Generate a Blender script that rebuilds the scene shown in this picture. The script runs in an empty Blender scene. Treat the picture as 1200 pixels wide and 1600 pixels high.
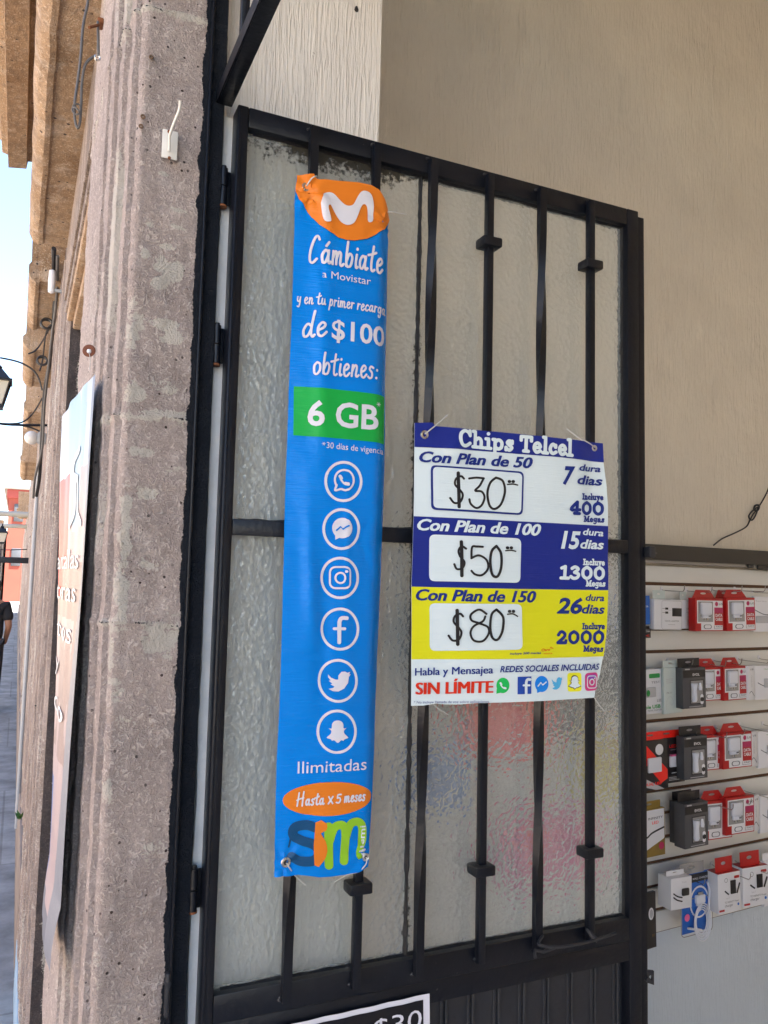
import bpy, bmesh, math, random
from mathutils import Vector, Matrix, noise
from mathutils.geometry import tessellate_polygon
R = math.radians
random.seed(7)
SC = bpy.context.scene
COL = SC.collection

# ------------------------------------------------------------------ camera, sky, sun, exposure
CAM = Vector((0, 0, 1.6)); FPX = 1260.0
_th, _ph, _ro = R(24.22), R(5.07), R(1.35)
_w = Vector((math.sin(_th)*math.cos(_ph), math.cos(_th)*math.cos(_ph), math.sin(_ph)))
_r0 = Vector((math.cos(_th), -math.sin(_th), 0)); _u0 = _r0.cross(_w)
_r = math.cos(_ro)*_r0 + math.sin(_ro)*_u0
_u = -math.sin(_ro)*_r0 + math.cos(_ro)*_u0
cd = bpy.data.cameras.new('camera'); cam = bpy.data.objects.new('camera', cd); COL.objects.link(cam)
cd.sensor_width = 36; cd.sensor_fit = 'AUTO'; cd.lens = 36*FPX/1600
cd.clip_start = 0.02; cd.clip_end = 2000
cam.matrix_world = Matrix.Translation(CAM) @ Matrix(((_r.x, _u.x, -_w.x), (_r.y, _u.y, -_w.y), (_r.z, _u.z, -_w.z))).to_4x4()
SC.camera = cam
SC.render.resolution_x, SC.render.resolution_y = 768, 1024

SUN_EL, SUN_AZ = R(60), R(118)       # azimuth clockwise from +Y (the street direction)
sdir = Vector((math.sin(SUN_AZ)*math.cos(SUN_EL), math.cos(SUN_AZ)*math.cos(SUN_EL), math.sin(SUN_EL)))
world = bpy.data.worlds.new("World"); SC.world = world; world.use_nodes = True
wn = world.node_tree.nodes; wl = world.node_tree.links
sky = wn.new('ShaderNodeTexSky'); sky.sky_type = 'NISHITA'; sky.sun_disc = False
sky.sun_elevation = SUN_EL; sky.sun_rotation = SUN_AZ; sky.air_density = 1.0; sky.dust_density = 0; sky.ozone_density = 1.0
bg = wn['Background']; bg.inputs[1].default_value = 0.058
wl.new(sky.outputs[0], bg.inputs[0])
sl = bpy.data.lights.new('sun', 'SUN'); sl.energy = 5.0; sl.angle = R(0.5); sl.color = (1, .95, .87)
so = bpy.data.objects.new('sun', sl); COL.objects.link(so)
so.rotation_euler = sdir.to_track_quat('Z', 'Y').to_euler()
SC.view_settings.view_transform = 'Standard'; SC.view_settings.look = 'None'
SC.view_settings.gamma = 1; SC.view_settings.use_curve_mapping = False
SC.view_settings.exposure = 3.35
SC.cycles.max_bounces = 10; SC.cycles.transmission_bounces = 8; SC.cycles.transparent_max_bounces = 8

# ------------------------------------------------------------------ helpers
def ray(px, py):
    return _w*FPX + _r*(px-600) - _u*(py-800)
def P(px, py, c, ax=1):
    """point of a real plane (axis ax = c) seen in that direction of the survey photograph"""
    d = ray(px, py); t = (c-CAM[ax])/d[ax]; return CAM + d*t
WALL_O = Vector((2.12, 2.30, 0)); WALL_U = Vector((1, .08, 0)).normalized(); WALL_N = Vector((WALL_U.y, -WALL_U.x, 0))
def PW(px, py, off=0.0):
    """point on the slat wall plane moved off metres into the room -> (u, z)"""
    d = ray(px, py); o = WALL_O + WALL_N*off
    t = (o-CAM).dot(WALL_N)/d.dot(WALL_N); p = CAM + d*t
    return (p-WALL_O).dot(WALL_U), p.z

def srgb(r, g, b):
    f = lambda c: (c/255/12.92) if c/255 <= .04045 else ((c/255+.055)/1.055)**2.4
    return (f(r), f(g), f(b), 1)
MATS = {}
def mat(name, col, rough=.6, metal=0.0, spec=.5, noise_amt=0.0, nscale=20, bump=0.0, bscale=200, coat=0.0, stretch=None, bdist=.001):
    if name in MATS: return MATS[name]
    m = bpy.data.materials.new(name); m.use_nodes = True; MATS[name] = m
    n = m.node_tree.nodes; l = m.node_tree.links; b = n['Principled BSDF']
    b.inputs['Base Color'].default_value = (*col[:3], 1); b.inputs['Roughness'].default_value = rough
    b.inputs['Metallic'].default_value = metal; b.inputs['Specular IOR Level'].default_value = spec
    b.inputs['Coat Weight'].default_value = coat
    if noise_amt or bump:
        tc = n.new('ShaderNodeTexCoord'); mp = n.new('ShaderNodeMapping'); l.new(tc.outputs['Object'], mp.inputs[0])
        if stretch: mp.inputs['Scale'].default_value = stretch
    if noise_amt:
        t = n.new('ShaderNodeTexNoise'); t.inputs['Scale'].default_value = nscale; t.inputs['Detail'].default_value = 6
        l.new(mp.outputs[0], t.inputs['Vector'])
        x = n.new('ShaderNodeMix'); x.data_type = 'RGBA'; l.new(t.outputs[0], x.inputs[0])
        x.inputs[6].default_value = (*[c*(1-noise_amt) for c in col[:3]], 1); x.inputs[7].default_value = (*[min(1, c*(1+noise_amt)) for c in col[:3]], 1)
        l.new(x.outputs[2], b.inputs['Base Color'])
        mr = n.new('ShaderNodeMapRange'); l.new(t.outputs[0], mr.inputs[0]); mr.inputs[3].default_value = max(0, rough-.12); mr.inputs[4].default_value = min(1, rough+.12)
        l.new(mr.outputs[0], b.inputs['Roughness'])
    if bump:
        t = n.new('ShaderNodeTexNoise'); t.inputs['Scale'].default_value = bscale; t.inputs['Detail'].default_value = 5
        l.new(mp.outputs[0], t.inputs['Vector'])
        bp = n.new('ShaderNodeBump'); bp.inputs['Strength'].default_value = bump; bp.inputs['Distance'].default_value = bdist
        l.new(t.outputs[0], bp.inputs['Height']); l.new(bp.outputs[0], b.inputs['Normal'])
    return m

def tag(o, label=None, cat=None, group=None, kind=None):
    if label: o['label'] = label
    if cat: o['category'] = cat
    if group: o['group'] = group
    if kind: o['kind'] = kind
    return o
def empty(name, loc=(0, 0, 0), label=None, cat=None, group=None, kind=None):
    o = bpy.data.objects.new(name, None); COL.objects.link(o); o.location = loc; o.empty_display_size = .05
    return tag(o, label, cat, group, kind)

class MB:
    """collects shapes into ONE mesh"""
    def __init__(s): s.v = []; s.f = []; s.m = []; s.s = []; s.mats = []
    def mi(s, m):
        if m not in s.mats: s.mats.append(m)
        return s.mats.index(m)
    def add(s, vs, fs, m, smooth=False):
        o = len(s.v); k = s.mi(m); s.v += [tuple(v) for v in vs]
        for f in fs: s.f.append([i+o for i in f]); s.m.append(k); s.s.append(smooth)
    def box(s, a, b, m, bevel=0.0, M=None):
        x0, x1 = sorted((a[0], b[0])); y0, y1 = sorted((a[1], b[1])); z0, z1 = sorted((a[2], b[2]))
        bm = bmesh.new()
        vs = [bm.verts.new(p) for p in ((x0,y0,z0),(x1,y0,z0),(x1,y1,z0),(x0,y1,z0),(x0,y0,z1),(x1,y0,z1),(x1,y1,z1),(x0,y1,z1))]
        for f in ((0,3,2,1),(4,5,6,7),(0,1,5,4),(1,2,6,5),(2,3,7,6),(3,0,4,7)): bm.faces.new([vs[i] for i in f])
        if bevel: bmesh.ops.bevel(bm, geom=bm.edges[:], offset=bevel, segments=2, profile=.5, affect='EDGES')
        s.bm(bm, m, M, bevel > 0)
    def bm(s, bm, m, M=None, smooth=False):
        bm.verts.ensure_lookup_table(); bm.verts.index_update()
        s.add([(M @ v.co if M else v.co) for v in bm.verts], [[v.index for v in f.verts] for f in bm.faces], m, smooth); bm.free()
    def tube(s, pts, r, m, n=8, cap=True):
        pts = [Vector(p) for p in pts]; rs = r if isinstance(r, (list, tuple)) else [r]*len(pts)
        vs = []; fs = []; up = None
        for i, p in enumerate(pts):
            t = (pts[min(i+1, len(pts)-1)]-pts[max(i-1, 0)]).normalized()
            if up is None: up = Vector((0, 0, 1)) if abs(t.z) < .9 else Vector((1, 0, 0))
            a = t.cross(up).normalized(); b = a.cross(t).normalized(); up = b
            for k in range(n):
                q = 2*math.pi*k/n; vs.append(p + a*math.cos(q)*rs[i] + b*math.sin(q)*rs[i])
        for i in range(len(pts)-1):
            for k in range(n): fs.append([i*n+k, i*n+(k+1) % n, (i+1)*n+(k+1) % n, (i+1)*n+k])
        if cap: fs.append(list(range(n))[::-1]); fs.append([(len(pts)-1)*n+k for k in range(n)])
        s.add(vs, fs, m, True)
    def cyl(s, a, b, r, m, n=20): s.tube([a, b], r, m, n)
    def ring(s, c, nrm, r0, r1, th, m, n=28):
        """eyelet: rounded annulus"""
        c = Vector(c); nrm = Vector(nrm).normalized(); a = nrm.orthogonal().normalized(); b = nrm.cross(a)
        vs = []; fs = []; K = 8; rm = (r0+r1)/2; rr = (r1-r0)/2
        for i in range(n):
            q = 2*math.pi*i/n; d = a*math.cos(q)+b*math.sin(q)
            for k in range(K):
                w = 2*math.pi*k/K; vs.append(c + d*(rm+rr*math.cos(w)) + nrm*(th*math.sin(w)))
        for i in range(n):
            for k in range(K): fs.append([i*K+k, ((i+1) % n)*K+k, ((i+1) % n)*K+(k+1) % K, i*K+(k+1) % K])
        s.add(vs, fs, m, True)
    def lathe(s, c, prof, m, n=24, ax='Z'):
        c = Vector(c); vs = []; fs = []
        for (r, h) in prof:
            for k in range(n):
                q = 2*math.pi*k/n; vs.append(c + Vector((r*math.cos(q), r*math.sin(q), h)))
        for i in range(len(prof)-1):
            for k in range(n): fs.append([i*n+k, i*n+(k+1) % n, (i+1)*n+(k+1) % n, (i+1)*n+k])
        s.add(vs, fs, m, True)
    def extrude_y(s, prof, y0, y1, m, caps=True):
        """profile of (x, z) extruded along the street"""
        n = len(prof); vs = [(x, y0, z) for x, z in prof]+[(x, y1, z) for x, z in prof]
        fs = [[i, (i+1) % n, n+(i+1) % n, n+i] for i in range(n)]
        if caps:
            for t in tessellate_polygon([[Vector((x, z, 0)) for x, z in prof]]):
                fs.append(list(t)); fs.append([i+n for i in t])
        s.add(vs, fs, m)
    def build(s, name, parent=None, recalc=True, local=False):
        me = bpy.data.meshes.new(name); me.from_pydata(s.v, [], s.f)
        for m in s.mats: me.materials.append(m)
        me.polygons.foreach_set('material_index', s.m); me.polygons.foreach_set('use_smooth', s.s)
        if recalc:
            b = bmesh.new(); b.from_mesh(me); bmesh.ops.recalc_face_normals(b, faces=b.faces); b.to_mesh(me); b.free()
        me.update()
        if any(s.s) and not all(s.s): pass
        try: me.set_sharp_from_angle(angle=R(40))
        except Exception: pass
        o = bpy.data.objects.new(name, me); COL.objects.link(o)
        if parent:
            o.parent = parent
            if not local: o.matrix_parent_inverse = Matrix.Translation(-parent.location)
        return o

def smooth_path(pts, n=6, closed=False):
    pts = [Vector(p) for p in pts]; out = []; N = len(pts)
    if N < 3 and not closed: return pts
    for i in range(N if closed else N-1):
        g = (lambda k: pts[k % N]) if closed else (lambda k: pts[min(max(k, 0), N-1)])
        a, b, c, d = g(i-1), g(i), g(i+1), g(i+2)
        for k in range(n):
            t = k/n
            out.append(.5*((2*b)+(-a+c)*t+(2*a-5*b+4*c-d)*t*t+(-a+3*b-3*c+d)*t**3))
    if not closed: out.append(pts[-1])
    return out

# ------------------------------------------------------------------ printed sheets
_tc = {}
def text_mesh(s, off=0.0, shear=0.0):
    key = (s, off, shear)
    if key not in _tc:
        c = bpy.data.curves.new('t', 'FONT'); c.body = s; c.offset = off; c.shear = shear; c.resolution_u = 3; c.fill_mode = 'FRONT'
        o = bpy.data.objects.new('t', c); COL.objects.link(o)
        dg = bpy.context.evaluated_depsgraph_get(); me = o.evaluated_get(dg).to_mesh()
        vs = [(v.co.x, v.co.y) for v in me.vertices]; fs = [list(p.vertices) for p in me.polygons]
        o.evaluated_get(dg).to_mesh_clear(); bpy.data.objects.remove(o); bpy.data.curves.remove(c)
        _tc[key] = (vs, fs)
    return _tc[key]
def fill_polys(polys):
    """2D polygons with holes -> (verts, faces)"""
    vv = [p for poly in polys for p in poly]
    tr = tessellate_polygon([[Vector((p[0], p[1], 0)) for p in poly] for poly in polys])
    return [(p[0], p[1]) for p in vv], [list(t) for t in tr]
def ribbon(pts, w, n=6, smooth=True):
    """pen stroke with round ends -> (verts, faces) in 2D"""
    p3 = [Vector((p[0], p[1], 0)) for p in pts]
    p = smooth_path(p3, n) if (smooth and len(p3) > 2) else p3
    q = [p[0]]
    for a in p[1:]:
        if (a-q[-1]).length > 1e-6: q.append(a)
    p = q
    if len(p) < 2: return [], []
    t0 = (p[1]-p[0]).normalized(); t1 = (p[-1]-p[-2]).normalized(); h = w/2
    P2 = []; W = []
    for a in (1, .92, .7, .38): P2.append(p[0]-t0*h*a*.98); W.append(h*math.sqrt(max(0.0, 1-a*a))+h*.02)
    for a in p: P2.append(a); W.append(h)
    for a in (.38, .7, .92, 1): P2.append(p[-1]+t1*h*a*.98); W.append(h*math.sqrt(max(0.0, 1-a*a))+h*.02)
    vs = []; fs = []
    for i, a in enumerate(P2):
        t = (P2[min(i+1, len(P2)-1)]-P2[max(i-1, 0)]).normalized(); nn = Vector((-t.y, t.x, 0))
        vs += [((a+nn*W[i]).x, (a+nn*W[i]).y), ((a-nn*W[i]).x, (a-nn*W[i]).y)]
        if i: fs.append([2*i-2, 2*i-1, 2*i+1, 2*i])
    return vs, fs
def ellipse(cx, cy, rx, ry, n=40, rot=0):
    c, s_ = math.cos(rot), math.sin(rot)
    return [(cx+rx*math.cos(2*math.pi*i/n)*c-ry*math.sin(2*math.pi*i/n)*s_, cy+rx*math.cos(2*math.pi*i/n)*s_+ry*math.sin(2*math.pi*i/n)*c) for i in range(n)]
def rrect(x0, y0, x1, y1, r, n=5):
    out = []
    for cx, cy, a in ((x1-r, y1-r, 0), (x0+r, y1-r, 90), (x0+r, y0+r, 180), (x1-r, y0+r, 270)):
        for k in range(n+1): q = R(a+90*k/n); out.append((cx+r*math.cos(q), cy+r*math.sin(q)))
    return out

# pen lettering: x-height 1, ascender 1.8, descender -.75   (width, strokes)
PEN = {
 'a': (1.0, [[(.72,.82),(.45,1.0),(.12,.6),(.15,.12),(.42,.08),(.72,.6),(.78,.98)], [(.78,.98),(.7,.4),(.8,.02),(1.0,.15)]]),
 'b': (.95, [[(.3,1.85),(.16,1.0),(.12,.05)], [(.12,.35),(.5,.98),(.8,.7),(.62,.12),(.3,.0),(.12,.18)]]),
 'c': (.8, [[(.72,.85),(.48,1.0),(.15,.6),(.18,.1),(.45,.0),(.75,.25)]]),
 'd': (1.0, [[(.72,.82),(.42,1.0),(.1,.55),(.15,.05),(.45,.1),(.72,.6)], [(.98,1.95),(.78,1.0),(.7,.3),(.82,-.02),(.98,.12)]]),
 'e': (.82, [[(.12,.45),(.5,.6),(.68,.85),(.45,1.03),(.15,.7),(.15,.15),(.42,-.02),(.78,.28)]]),
 'g': (.95, [[(.72,.82),(.42,1.0),(.12,.6),(.15,.12),(.42,.08),(.75,.6)], [(.78,.98),(.7,.1),(.52,-.6),(.2,-.62),(.15,-.35)]]),
 'i': (.42, [[(.25,.98),(.15,.4),(.2,.02),(.38,.1)], [(.32,1.38),(.33,1.44)]]),
 'm': (1.45, [[(.2,1.0),(.1,.02)], [(.12,.35),(.42,.98),(.6,.85),(.52,.05)], [(.55,.35),(.85,.98),(1.08,.85),(1.0,.15),(1.15,.0),(1.4,.15)]]),
 'n': (1.0, [[(.22,1.0),(.1,.02)], [(.14,.4),(.48,.98),(.7,.8),(.6,.15),(.72,.0),(.95,.15)]]),
 'o': (.85, [[(.42,1.0),(.12,.7),(.15,.1),(.42,.0),(.72,.35),(.7,.85),(.42,1.0)]]),
 'p': (.95, [[(.3,1.0),(.2,.2),(.02,-.75)], [(.2,.45),(.55,1.0),(.8,.75),(.65,.15),(.38,.0),(.2,.15)]]),
 'r': (.75, [[(.22,1.0),(.1,.02)], [(.14,.4),(.4,.92),(.68,.92)]]),
 's': (.75, [[(.68,.9),(.4,1.0),(.22,.75),(.52,.45),(.5,.1),(.25,-.02),(.05,.12)]]),
 't': (.8, [[(.55,1.8),(.36,.8),(.34,.15),(.5,.0),(.72,.12)], [(-.05,1.12),(.4,1.22),(.85,1.38)]]),
 'u': (.95, [[(.2,1.0),(.1,.3),(.28,.0),(.55,.25),(.72,.95)], [(.74,.98),(.66,.3),(.75,.0),(.95,.12)]]),
 'y': (.95, [[(.2,1.0),(.14,.45),(.35,.25),(.62,.5),(.75,.95)], [(.78,1.0),(.66,.1),(.42,-.6),(.1,-.55)]]),
 'x': (.85, [[(.12,.98),(.4,.5),(.75,.0)], [(.78,.98),(.4,.45),(.05,.0)]]),
 'C': (1.25, [[(1.15,1.75),(.95,2.0),(.6,1.75),(.2,.9),(.15,.15),(.45,-.02),(.9,.3)]]),
 'H': (1.35, [[(.4,1.6),(.25,.8),(.1,.0)], [(1.2,1.7),(1.05,.8),(.95,.0)], [(.05,.7),(.6,.85),(1.2,.95)]]),
 '5': (.85, [[(.85,1.3),(.35,1.25),(.25,.75)], [(.25,.75),(.6,.8),(.75,.45),(.5,.02),(.1,.1)]]),
 ':': (.4, [[(.3,.72),(.31,.78)], [(.22,.05),(.23,.1)]]), ' ': (.42, []),
 'á': (1.0, None),
}
PEN['á'] = (1.0, PEN['a'][1]+[[(.5,1.3),(.8,1.6)]])
_S = .9
SLAB = {  # heavy soft serif lettering
 'C': (1.35, [[(1.08,1.15),(.9,1.38),(.6,1.45),(.28,1.15),(.22,.6),(.4,.15),(.75,.08),(1.15,.35)], [(1.13,1.5),(1.13,1.05)]]),
 'h': (1.2, [[(.3,1.5),(.3,.1)], [(.1,1.5),(.3,1.5)], [(.08,.06),(.52,.06)], [(.35,.7),(.62,.92),(.86,.72),(.86,.1)], [(.68,.06),(1.08,.06)]]),
 'i': (.62, [[(.32,.92),(.32,.1)], [(.1,.92),(.32,.92)], [(.08,.06),(.56,.06)], [(.3,1.4),(.32,1.42)]]),
 'p': (1.15, [[(.3,.92),(.3,-.4)], [(.1,.92),(.3,.92)], [(.08,-.42),(.55,-.42)], [(.35,.75),(.62,.92),(.9,.7),(.88,.25),(.6,.06),(.36,.2)]]),
 's': (.88, [[(.68,.72),(.45,.93),(.25,.74),(.45,.52),(.68,.3),(.45,.05),(.18,.22)], [(.7,.92),(.7,.7)], [(.16,.3),(.16,.06)]]),
 'T': (1.3, [[(.65,1.4),(.65,.1)], [(.12,1.4),(1.18,1.4)], [(.12,1.4),(.12,1.05)], [(1.18,1.4),(1.18,1.05)], [(.42,.06),(.9,.06)]]),
 'e': (.98, [[(.2,.5),(.78,.52),(.72,.8),(.5,.92),(.24,.72),(.2,.35),(.45,.05),(.82,.2)]]),
 'l': (.62, [[(.32,1.5),(.32,.1)], [(.1,1.5),(.32,1.5)], [(.08,.06),(.56,.06)]]),
 'c': (.95, [[(.72,.7),(.5,.93),(.25,.72),(.2,.35),(.45,.06),(.8,.22)], [(.74,.85),(.74,.66)]]),
 'n': (1.2, [[(.3,.92),(.3,.1)], [(.1,.92),(.3,.92)], [(.08,.06),(.52,.06)], [(.35,.7),(.62,.92),(.86,.72),(.86,.1)], [(.68,.06),(1.08,.06)]]),
 'u': (1.2, [[(.3,.92),(.3,.3),(.5,.06),(.85,.25)], [(.88,.92),(.88,.08)], [(.1,.92),(.3,.92)], [(.7,.92),(.88,.92)], [(.88,.06),(1.08,.06)]]),
 'y': (1.05, [[(.25,.9),(.55,.1)], [(.85,.9),(.5,-.1),(.25,-.42)], [(.06,.92),(.45,.92)], [(.65,.92),(1.0,.92)]]),
 'I': (.7, [[(.35,1.4),(.35,.1)], [(.1,1.4),(.6,1.4)], [(.1,.06),(.6,.06)]]),
 'M': (1.6, [[(.3,1.4),(.25,.1)], [(.3,1.4),(.78,.2)], [(.78,.2),(1.25,1.4)], [(1.28,1.4),(1.32,.1)], [(.08,1.4),(.3,1.4)], [(1.28,1.4),(1.5,1.4)], [(.06,.06),(.46,.06)], [(1.1,.06),(1.54,.06)]]),
 'g': (1.05, [[(.8,.75),(.5,.93),(.22,.6),(.4,.2),(.78,.4)], [(.84,.9),(.82,-.1),(.55,-.42),(.2,-.32)], [(.84,.92),(1.0,.92)]]),
 'a': (1.02, [[(.22,.75),(.5,.93),(.72,.75),(.74,.12),(.96,.08)], [(.72,.55),(.35,.5),(.2,.25),(.4,.06),(.72,.25)]]),
 '0': (1.15, [[(.58,1.38),(.24,1.05),(.24,.4),(.58,.08),(.92,.4),(.92,1.05),(.58,1.38)]]),
 '1': (.85, [[(.45,1.4),(.45,.1)], [(.14,1.22),(.45,1.38)], [(.12,.06),(.78,.06)]]),
 '2': (1.1, [[(.24,1.0),(.5,1.38),(.84,1.1),(.7,.65),(.22,.12)], [(.2,.1),(.92,.1)], [(.92,.1),(.94,.34)]]),
 '3': (1.05, [[(.22,1.2),(.52,1.38),(.8,1.12),(.48,.76)], [(.48,.76),(.86,.55),(.75,.16),(.42,.06),(.16,.26)]]),
 '4': (1.15, [[(.72,1.38),(.16,.5),(1.02,.5)], [(.74,1.38),(.74,.1)], [(.5,.06),(.98,.06)]]), ' ': (.45, []),
}
class Sheet:
    """a printed sheet: a curved thin mesh, its print and its colours, in one mesh. Laid out by
    survey-photo coordinates projected on the sheet's own real plane y = c."""
    def __init__(s, c, wave, g=.008):
        s.c = c; s.wave = wave; s.g = g; s.mb = MB(); s.k = 0
    def pl(s, p): q = P(p[0], p[1], s.c); return (q.x, q.z)
    def raw(s, vs, fs, m, layer, xy=False):
        """2D verts in plane coords -> cut along the grid, lay on the surface"""
        if not vs: return
        bm = bmesh.new(); bv = [bm.verts.new((a, b, 0)) for a, b in vs]
        for f in fs:
            try: bm.faces.new([bv[i] for i in f])
            except Exception: pass
        xs = [v[0] for v in vs]; ys = [v[1] for v in vs]
        for ax, lo, hi in ((0, min(xs), max(xs)), (1, min(ys), max(ys))):
            k = math.floor(lo/s.g)+1
            while k*s.g < hi:
                co = (k*s.g, 0, 0) if ax == 0 else (0, k*s.g, 0); no = (1, 0, 0) if ax == 0 else (0, 1, 0)
                bmesh.ops.bisect_plane(bm, geom=bm.verts[:]+bm.edges[:]+bm.faces[:], plane_co=co, plane_no=no, dist=1e-7); k += 1
        bm.verts.index_update()
        s.k += 1; off = layer*.0009 + (s.k % 7)*.00006
        def pos(v):
            a, b = v.co.x, v.co.y; e = .002
            w = s.wave(a, b); dx = (s.wave(a+e, b)-w)/e; dz = (s.wave(a, b+e)-w)/e
            return Vector((a, s.c+w, b)) + Vector((dx, -1, dz)).normalized()*off
        s.mb.add([pos(v) for v in bm.verts], [[v.index for v in f.verts] for f in bm.faces], m, True); bm.free()
    def poly(s, pts, m, layer=0, smooth=0, holes=()):
        f = lambda pp: [s.pl((q[0], q[1])) for q in (smooth_path([(a[0], a[1], 0) for a in pp], smooth, True) if smooth else pp)]
        vs, fs = fill_polys([f(pts)]+[f(h) for h in holes]); s.raw(vs, fs, m, layer)
    def ell(s, cx, cy, rx, ry, m, layer=1, rot=0, inner=None):
        s.poly(ellipse(cx, cy, rx, ry, 40, rot), m, layer, 0, [ellipse(cx, cy, inner[0], inner[1], 36, rot)] if inner else ())
    def stroke(s, pts, w, m, layer=2, smooth=True):
        vs, fs = ribbon(pts, w, 6, smooth); s.raw([s.pl(v) for v in vs], fs, m, layer)
    def text(s, t, a, b, h, m, layer=2, off=0.0, shear=0.0, lean=.03):
        """printed words: ink runs from a to b along the baseline, capitals h high"""
        vs, fs = text_mesh(t, off, shear)
        if not vs: return
        x0 = min(v[0] for v in vs); x1 = max(v[0] for v in vs)
        o = []
        for x, y in vs:
            k = (x-x0)/(x1-x0); v = y/.73
            o.append(s.pl((a[0]+(b[0]-a[0])*k + v*h*lean, a[1]+(b[1]-a[1])*k - v*h)))
        s.raw(o, fs, m, layer)
    def pen(s, t, a, b, h, w, m, layer=2, font=PEN, lean=.03, slant=0, gap=.12):
        """pen letters, x-height h px, stroke w px"""
        tot = sum(font[c][0]+gap for c in t)-gap; x = 0
        for c in t:
            wd, st = font[c]
            for q in st:
                g = (b[0]-a[0])/tot
                vs, fs = ribbon([((x+p[0])*g, (p[1])*h) for p in q], w, 5, len(q) > 2)
                o = [s.pl((a[0]+X+Y*(lean+slant), a[1]+(b[1]-a[1])*(X/(b[0]-a[0])) - Y)) for X, Y in vs]
                s.raw(o, fs, m, layer)
            x += wd+gap
    def build(s, name, parent): return s.mb.build(name, parent, recalc=False)

# ------------------------------------------------------------------ materials
def stone_mat(name, c0, c1, c2, sc=1.0, mort=(.70,.665,.58), BD=.009, streak=0.0):
    m = bpy.data.materials.new(name); m.use_nodes = True; MATS[name] = m
    n = m.node_tree.nodes; l = m.node_tree.links; b = n['Principled BSDF']; b.inputs['Roughness'].default_value = .88; b.inputs['Specular IOR Level'].default_value = .25
    g = n.new('ShaderNodeNewGeometry')
    def nz(scale, det, rough=.6, dist=0):
        t = n.new('ShaderNodeTexNoise'); t.inputs['Scale'].default_value = scale*sc; t.inputs['Detail'].default_value = det
        t.inputs['Roughness'].default_value = rough; t.inputs['Distortion'].default_value = dist; l.new(g.outputs['Position'], t.inputs['Vector']); return t
    def ramp(src, a, b_):
        r = n.new('ShaderNodeMapRange'); l.new(src, r.inputs[0]); r.inputs[1].default_value = a; r.inputs[2].default_value = b_; return r.outputs[0]
    def mix(f, a, b_, mode='MIX'):
        x = n.new('ShaderNodeMix'); x.data_type = 'RGBA'; x.blend_type = mode
        if isinstance(f, float): x.inputs[0].default_value = f
        else: l.new(f, x.inputs[0])
        for i, v in ((6, a), (7, b_)):
            if isinstance(v, tuple): x.inputs[i].default_value = (*v[:3], 1)
            else: l.new(v, x.inputs[i])
        return x.outputs[2]
    big = nz(5, 4); mid = nz(28, 6, .65, .4); fine = nz(190, 5, .7, .6); grit = nz(700, 3, .8)
    col = mix(ramp(big.outputs[0], .35, .65), c0, c1)
    col = mix(ramp(mid.outputs[0], .52, .72), col, c2)
    col = mix(ramp(fine.outputs[0], .3, .7), mix(.5, col, (.32, .30, .30), 'MULTIPLY'), col)
    WN = n.new('ShaderNodeTexNoise'); WN.inputs['Scale'].default_value = 105*max(sc, .9); WN.inputs['Detail'].default_value = 4; WN.inputs['Distortion'].default_value = 2.2; l.new(g.outputs['Position'], WN.inputs['Vector'])
    fl = ramp(WN.outputs[0], .56, .63); fm = n.new('ShaderNodeMath'); fm.operation = 'MULTIPLY'; fm.inputs[1].default_value = .45; l.new(fl, fm.inputs[0])
    col = mix(fm.outputs[0], col, tuple(min(1, q*1.35) for q in c2))
    # small pores
    v = n.new('ShaderNodeTexVoronoi'); v.inputs['Scale'].default_value = 60*sc; l.new(g.outputs['Position'], v.inputs['Vector'])
    pore = n.new('ShaderNodeMath'); pore.operation = 'LESS_THAN'; pore.inputs[1].default_value = .13; l.new(v.outputs['Distance'], pore.inputs[0])
    pm = n.new('ShaderNodeMath'); pm.operation = 'MULTIPLY'; l.new(pore.outputs[0], pm.inputs[0]); l.new(ramp(mid.outputs[0], .45, .55), pm.inputs[1])
    col = mix(pm.outputs[0], col, (.07, .05, .045))
    if streak:
        mp = n.new('ShaderNodeMapping'); mp.inputs['Scale'].default_value = (60, 26, .9); l.new(g.outputs['Position'], mp.inputs[0])
        ts = n.new('ShaderNodeTexNoise'); ts.inputs['Scale'].default_value = 1; ts.inputs['Detail'].default_value = 6; ts.inputs['Roughness'].default_value = .7; l.new(mp.outputs[0], ts.inputs['Vector'])
        sm = n.new('ShaderNodeMath'); sm.operation = 'MULTIPLY'; sm.inputs[1].default_value = streak; l.new(ramp(ts.outputs[0], .48, .60), sm.inputs[0])
        col = mix(sm.outputs[0], col, (.13, .10, .085))
    at = n.new('ShaderNodeAttribute'); at.attribute_name = 'wear_edge_light'
    sp = n.new('ShaderNodeSeparateColor'); l.new(at.outputs['Color'], sp.inputs[0])
    def edge(ch, thr):
        a = n.new('ShaderNodeMath'); a.operation = 'ADD'; l.new(sp.outputs[ch], a.inputs[0])
        s_ = n.new('ShaderNodeMath'); s_.operation = 'MULTIPLY_ADD'; l.new(fine.outputs[0], s_.inputs[0]); s_.inputs[1].default_value = 1.7; s_.inputs[2].default_value = -.85
        l.new(s_.outputs[0], a.inputs[1]); return ramp(a.outputs[0], thr, thr+.06)
    em = n.new('ShaderNodeMath'); em.operation = 'MULTIPLY'; em.inputs[1].default_value = .8; l.new(edge(0, .5), em.inputs[0])
    col = mix(em.outputs[0], col, mort)
    e3 = n.new('ShaderNodeMath'); e3.operation = 'MULTIPLY'; e3.inputs[1].default_value = .5; l.new(ramp(sp.outputs[2], 0, 1), e3.inputs[0])
    col = mix(e3.outputs[0], col, (.62, .52, .48))  # pale arrises: worn edges plus the light they catch, put into the colour
    col = mix(edge(1, .5), col, (.012, .016, .024))
    l.new(col, b.inputs['Base Color'])
    w = WN
    ad = n.new('ShaderNodeMath'); ad.operation = 'ADD'; l.new(w.outputs[0], ad.inputs[0])
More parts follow.
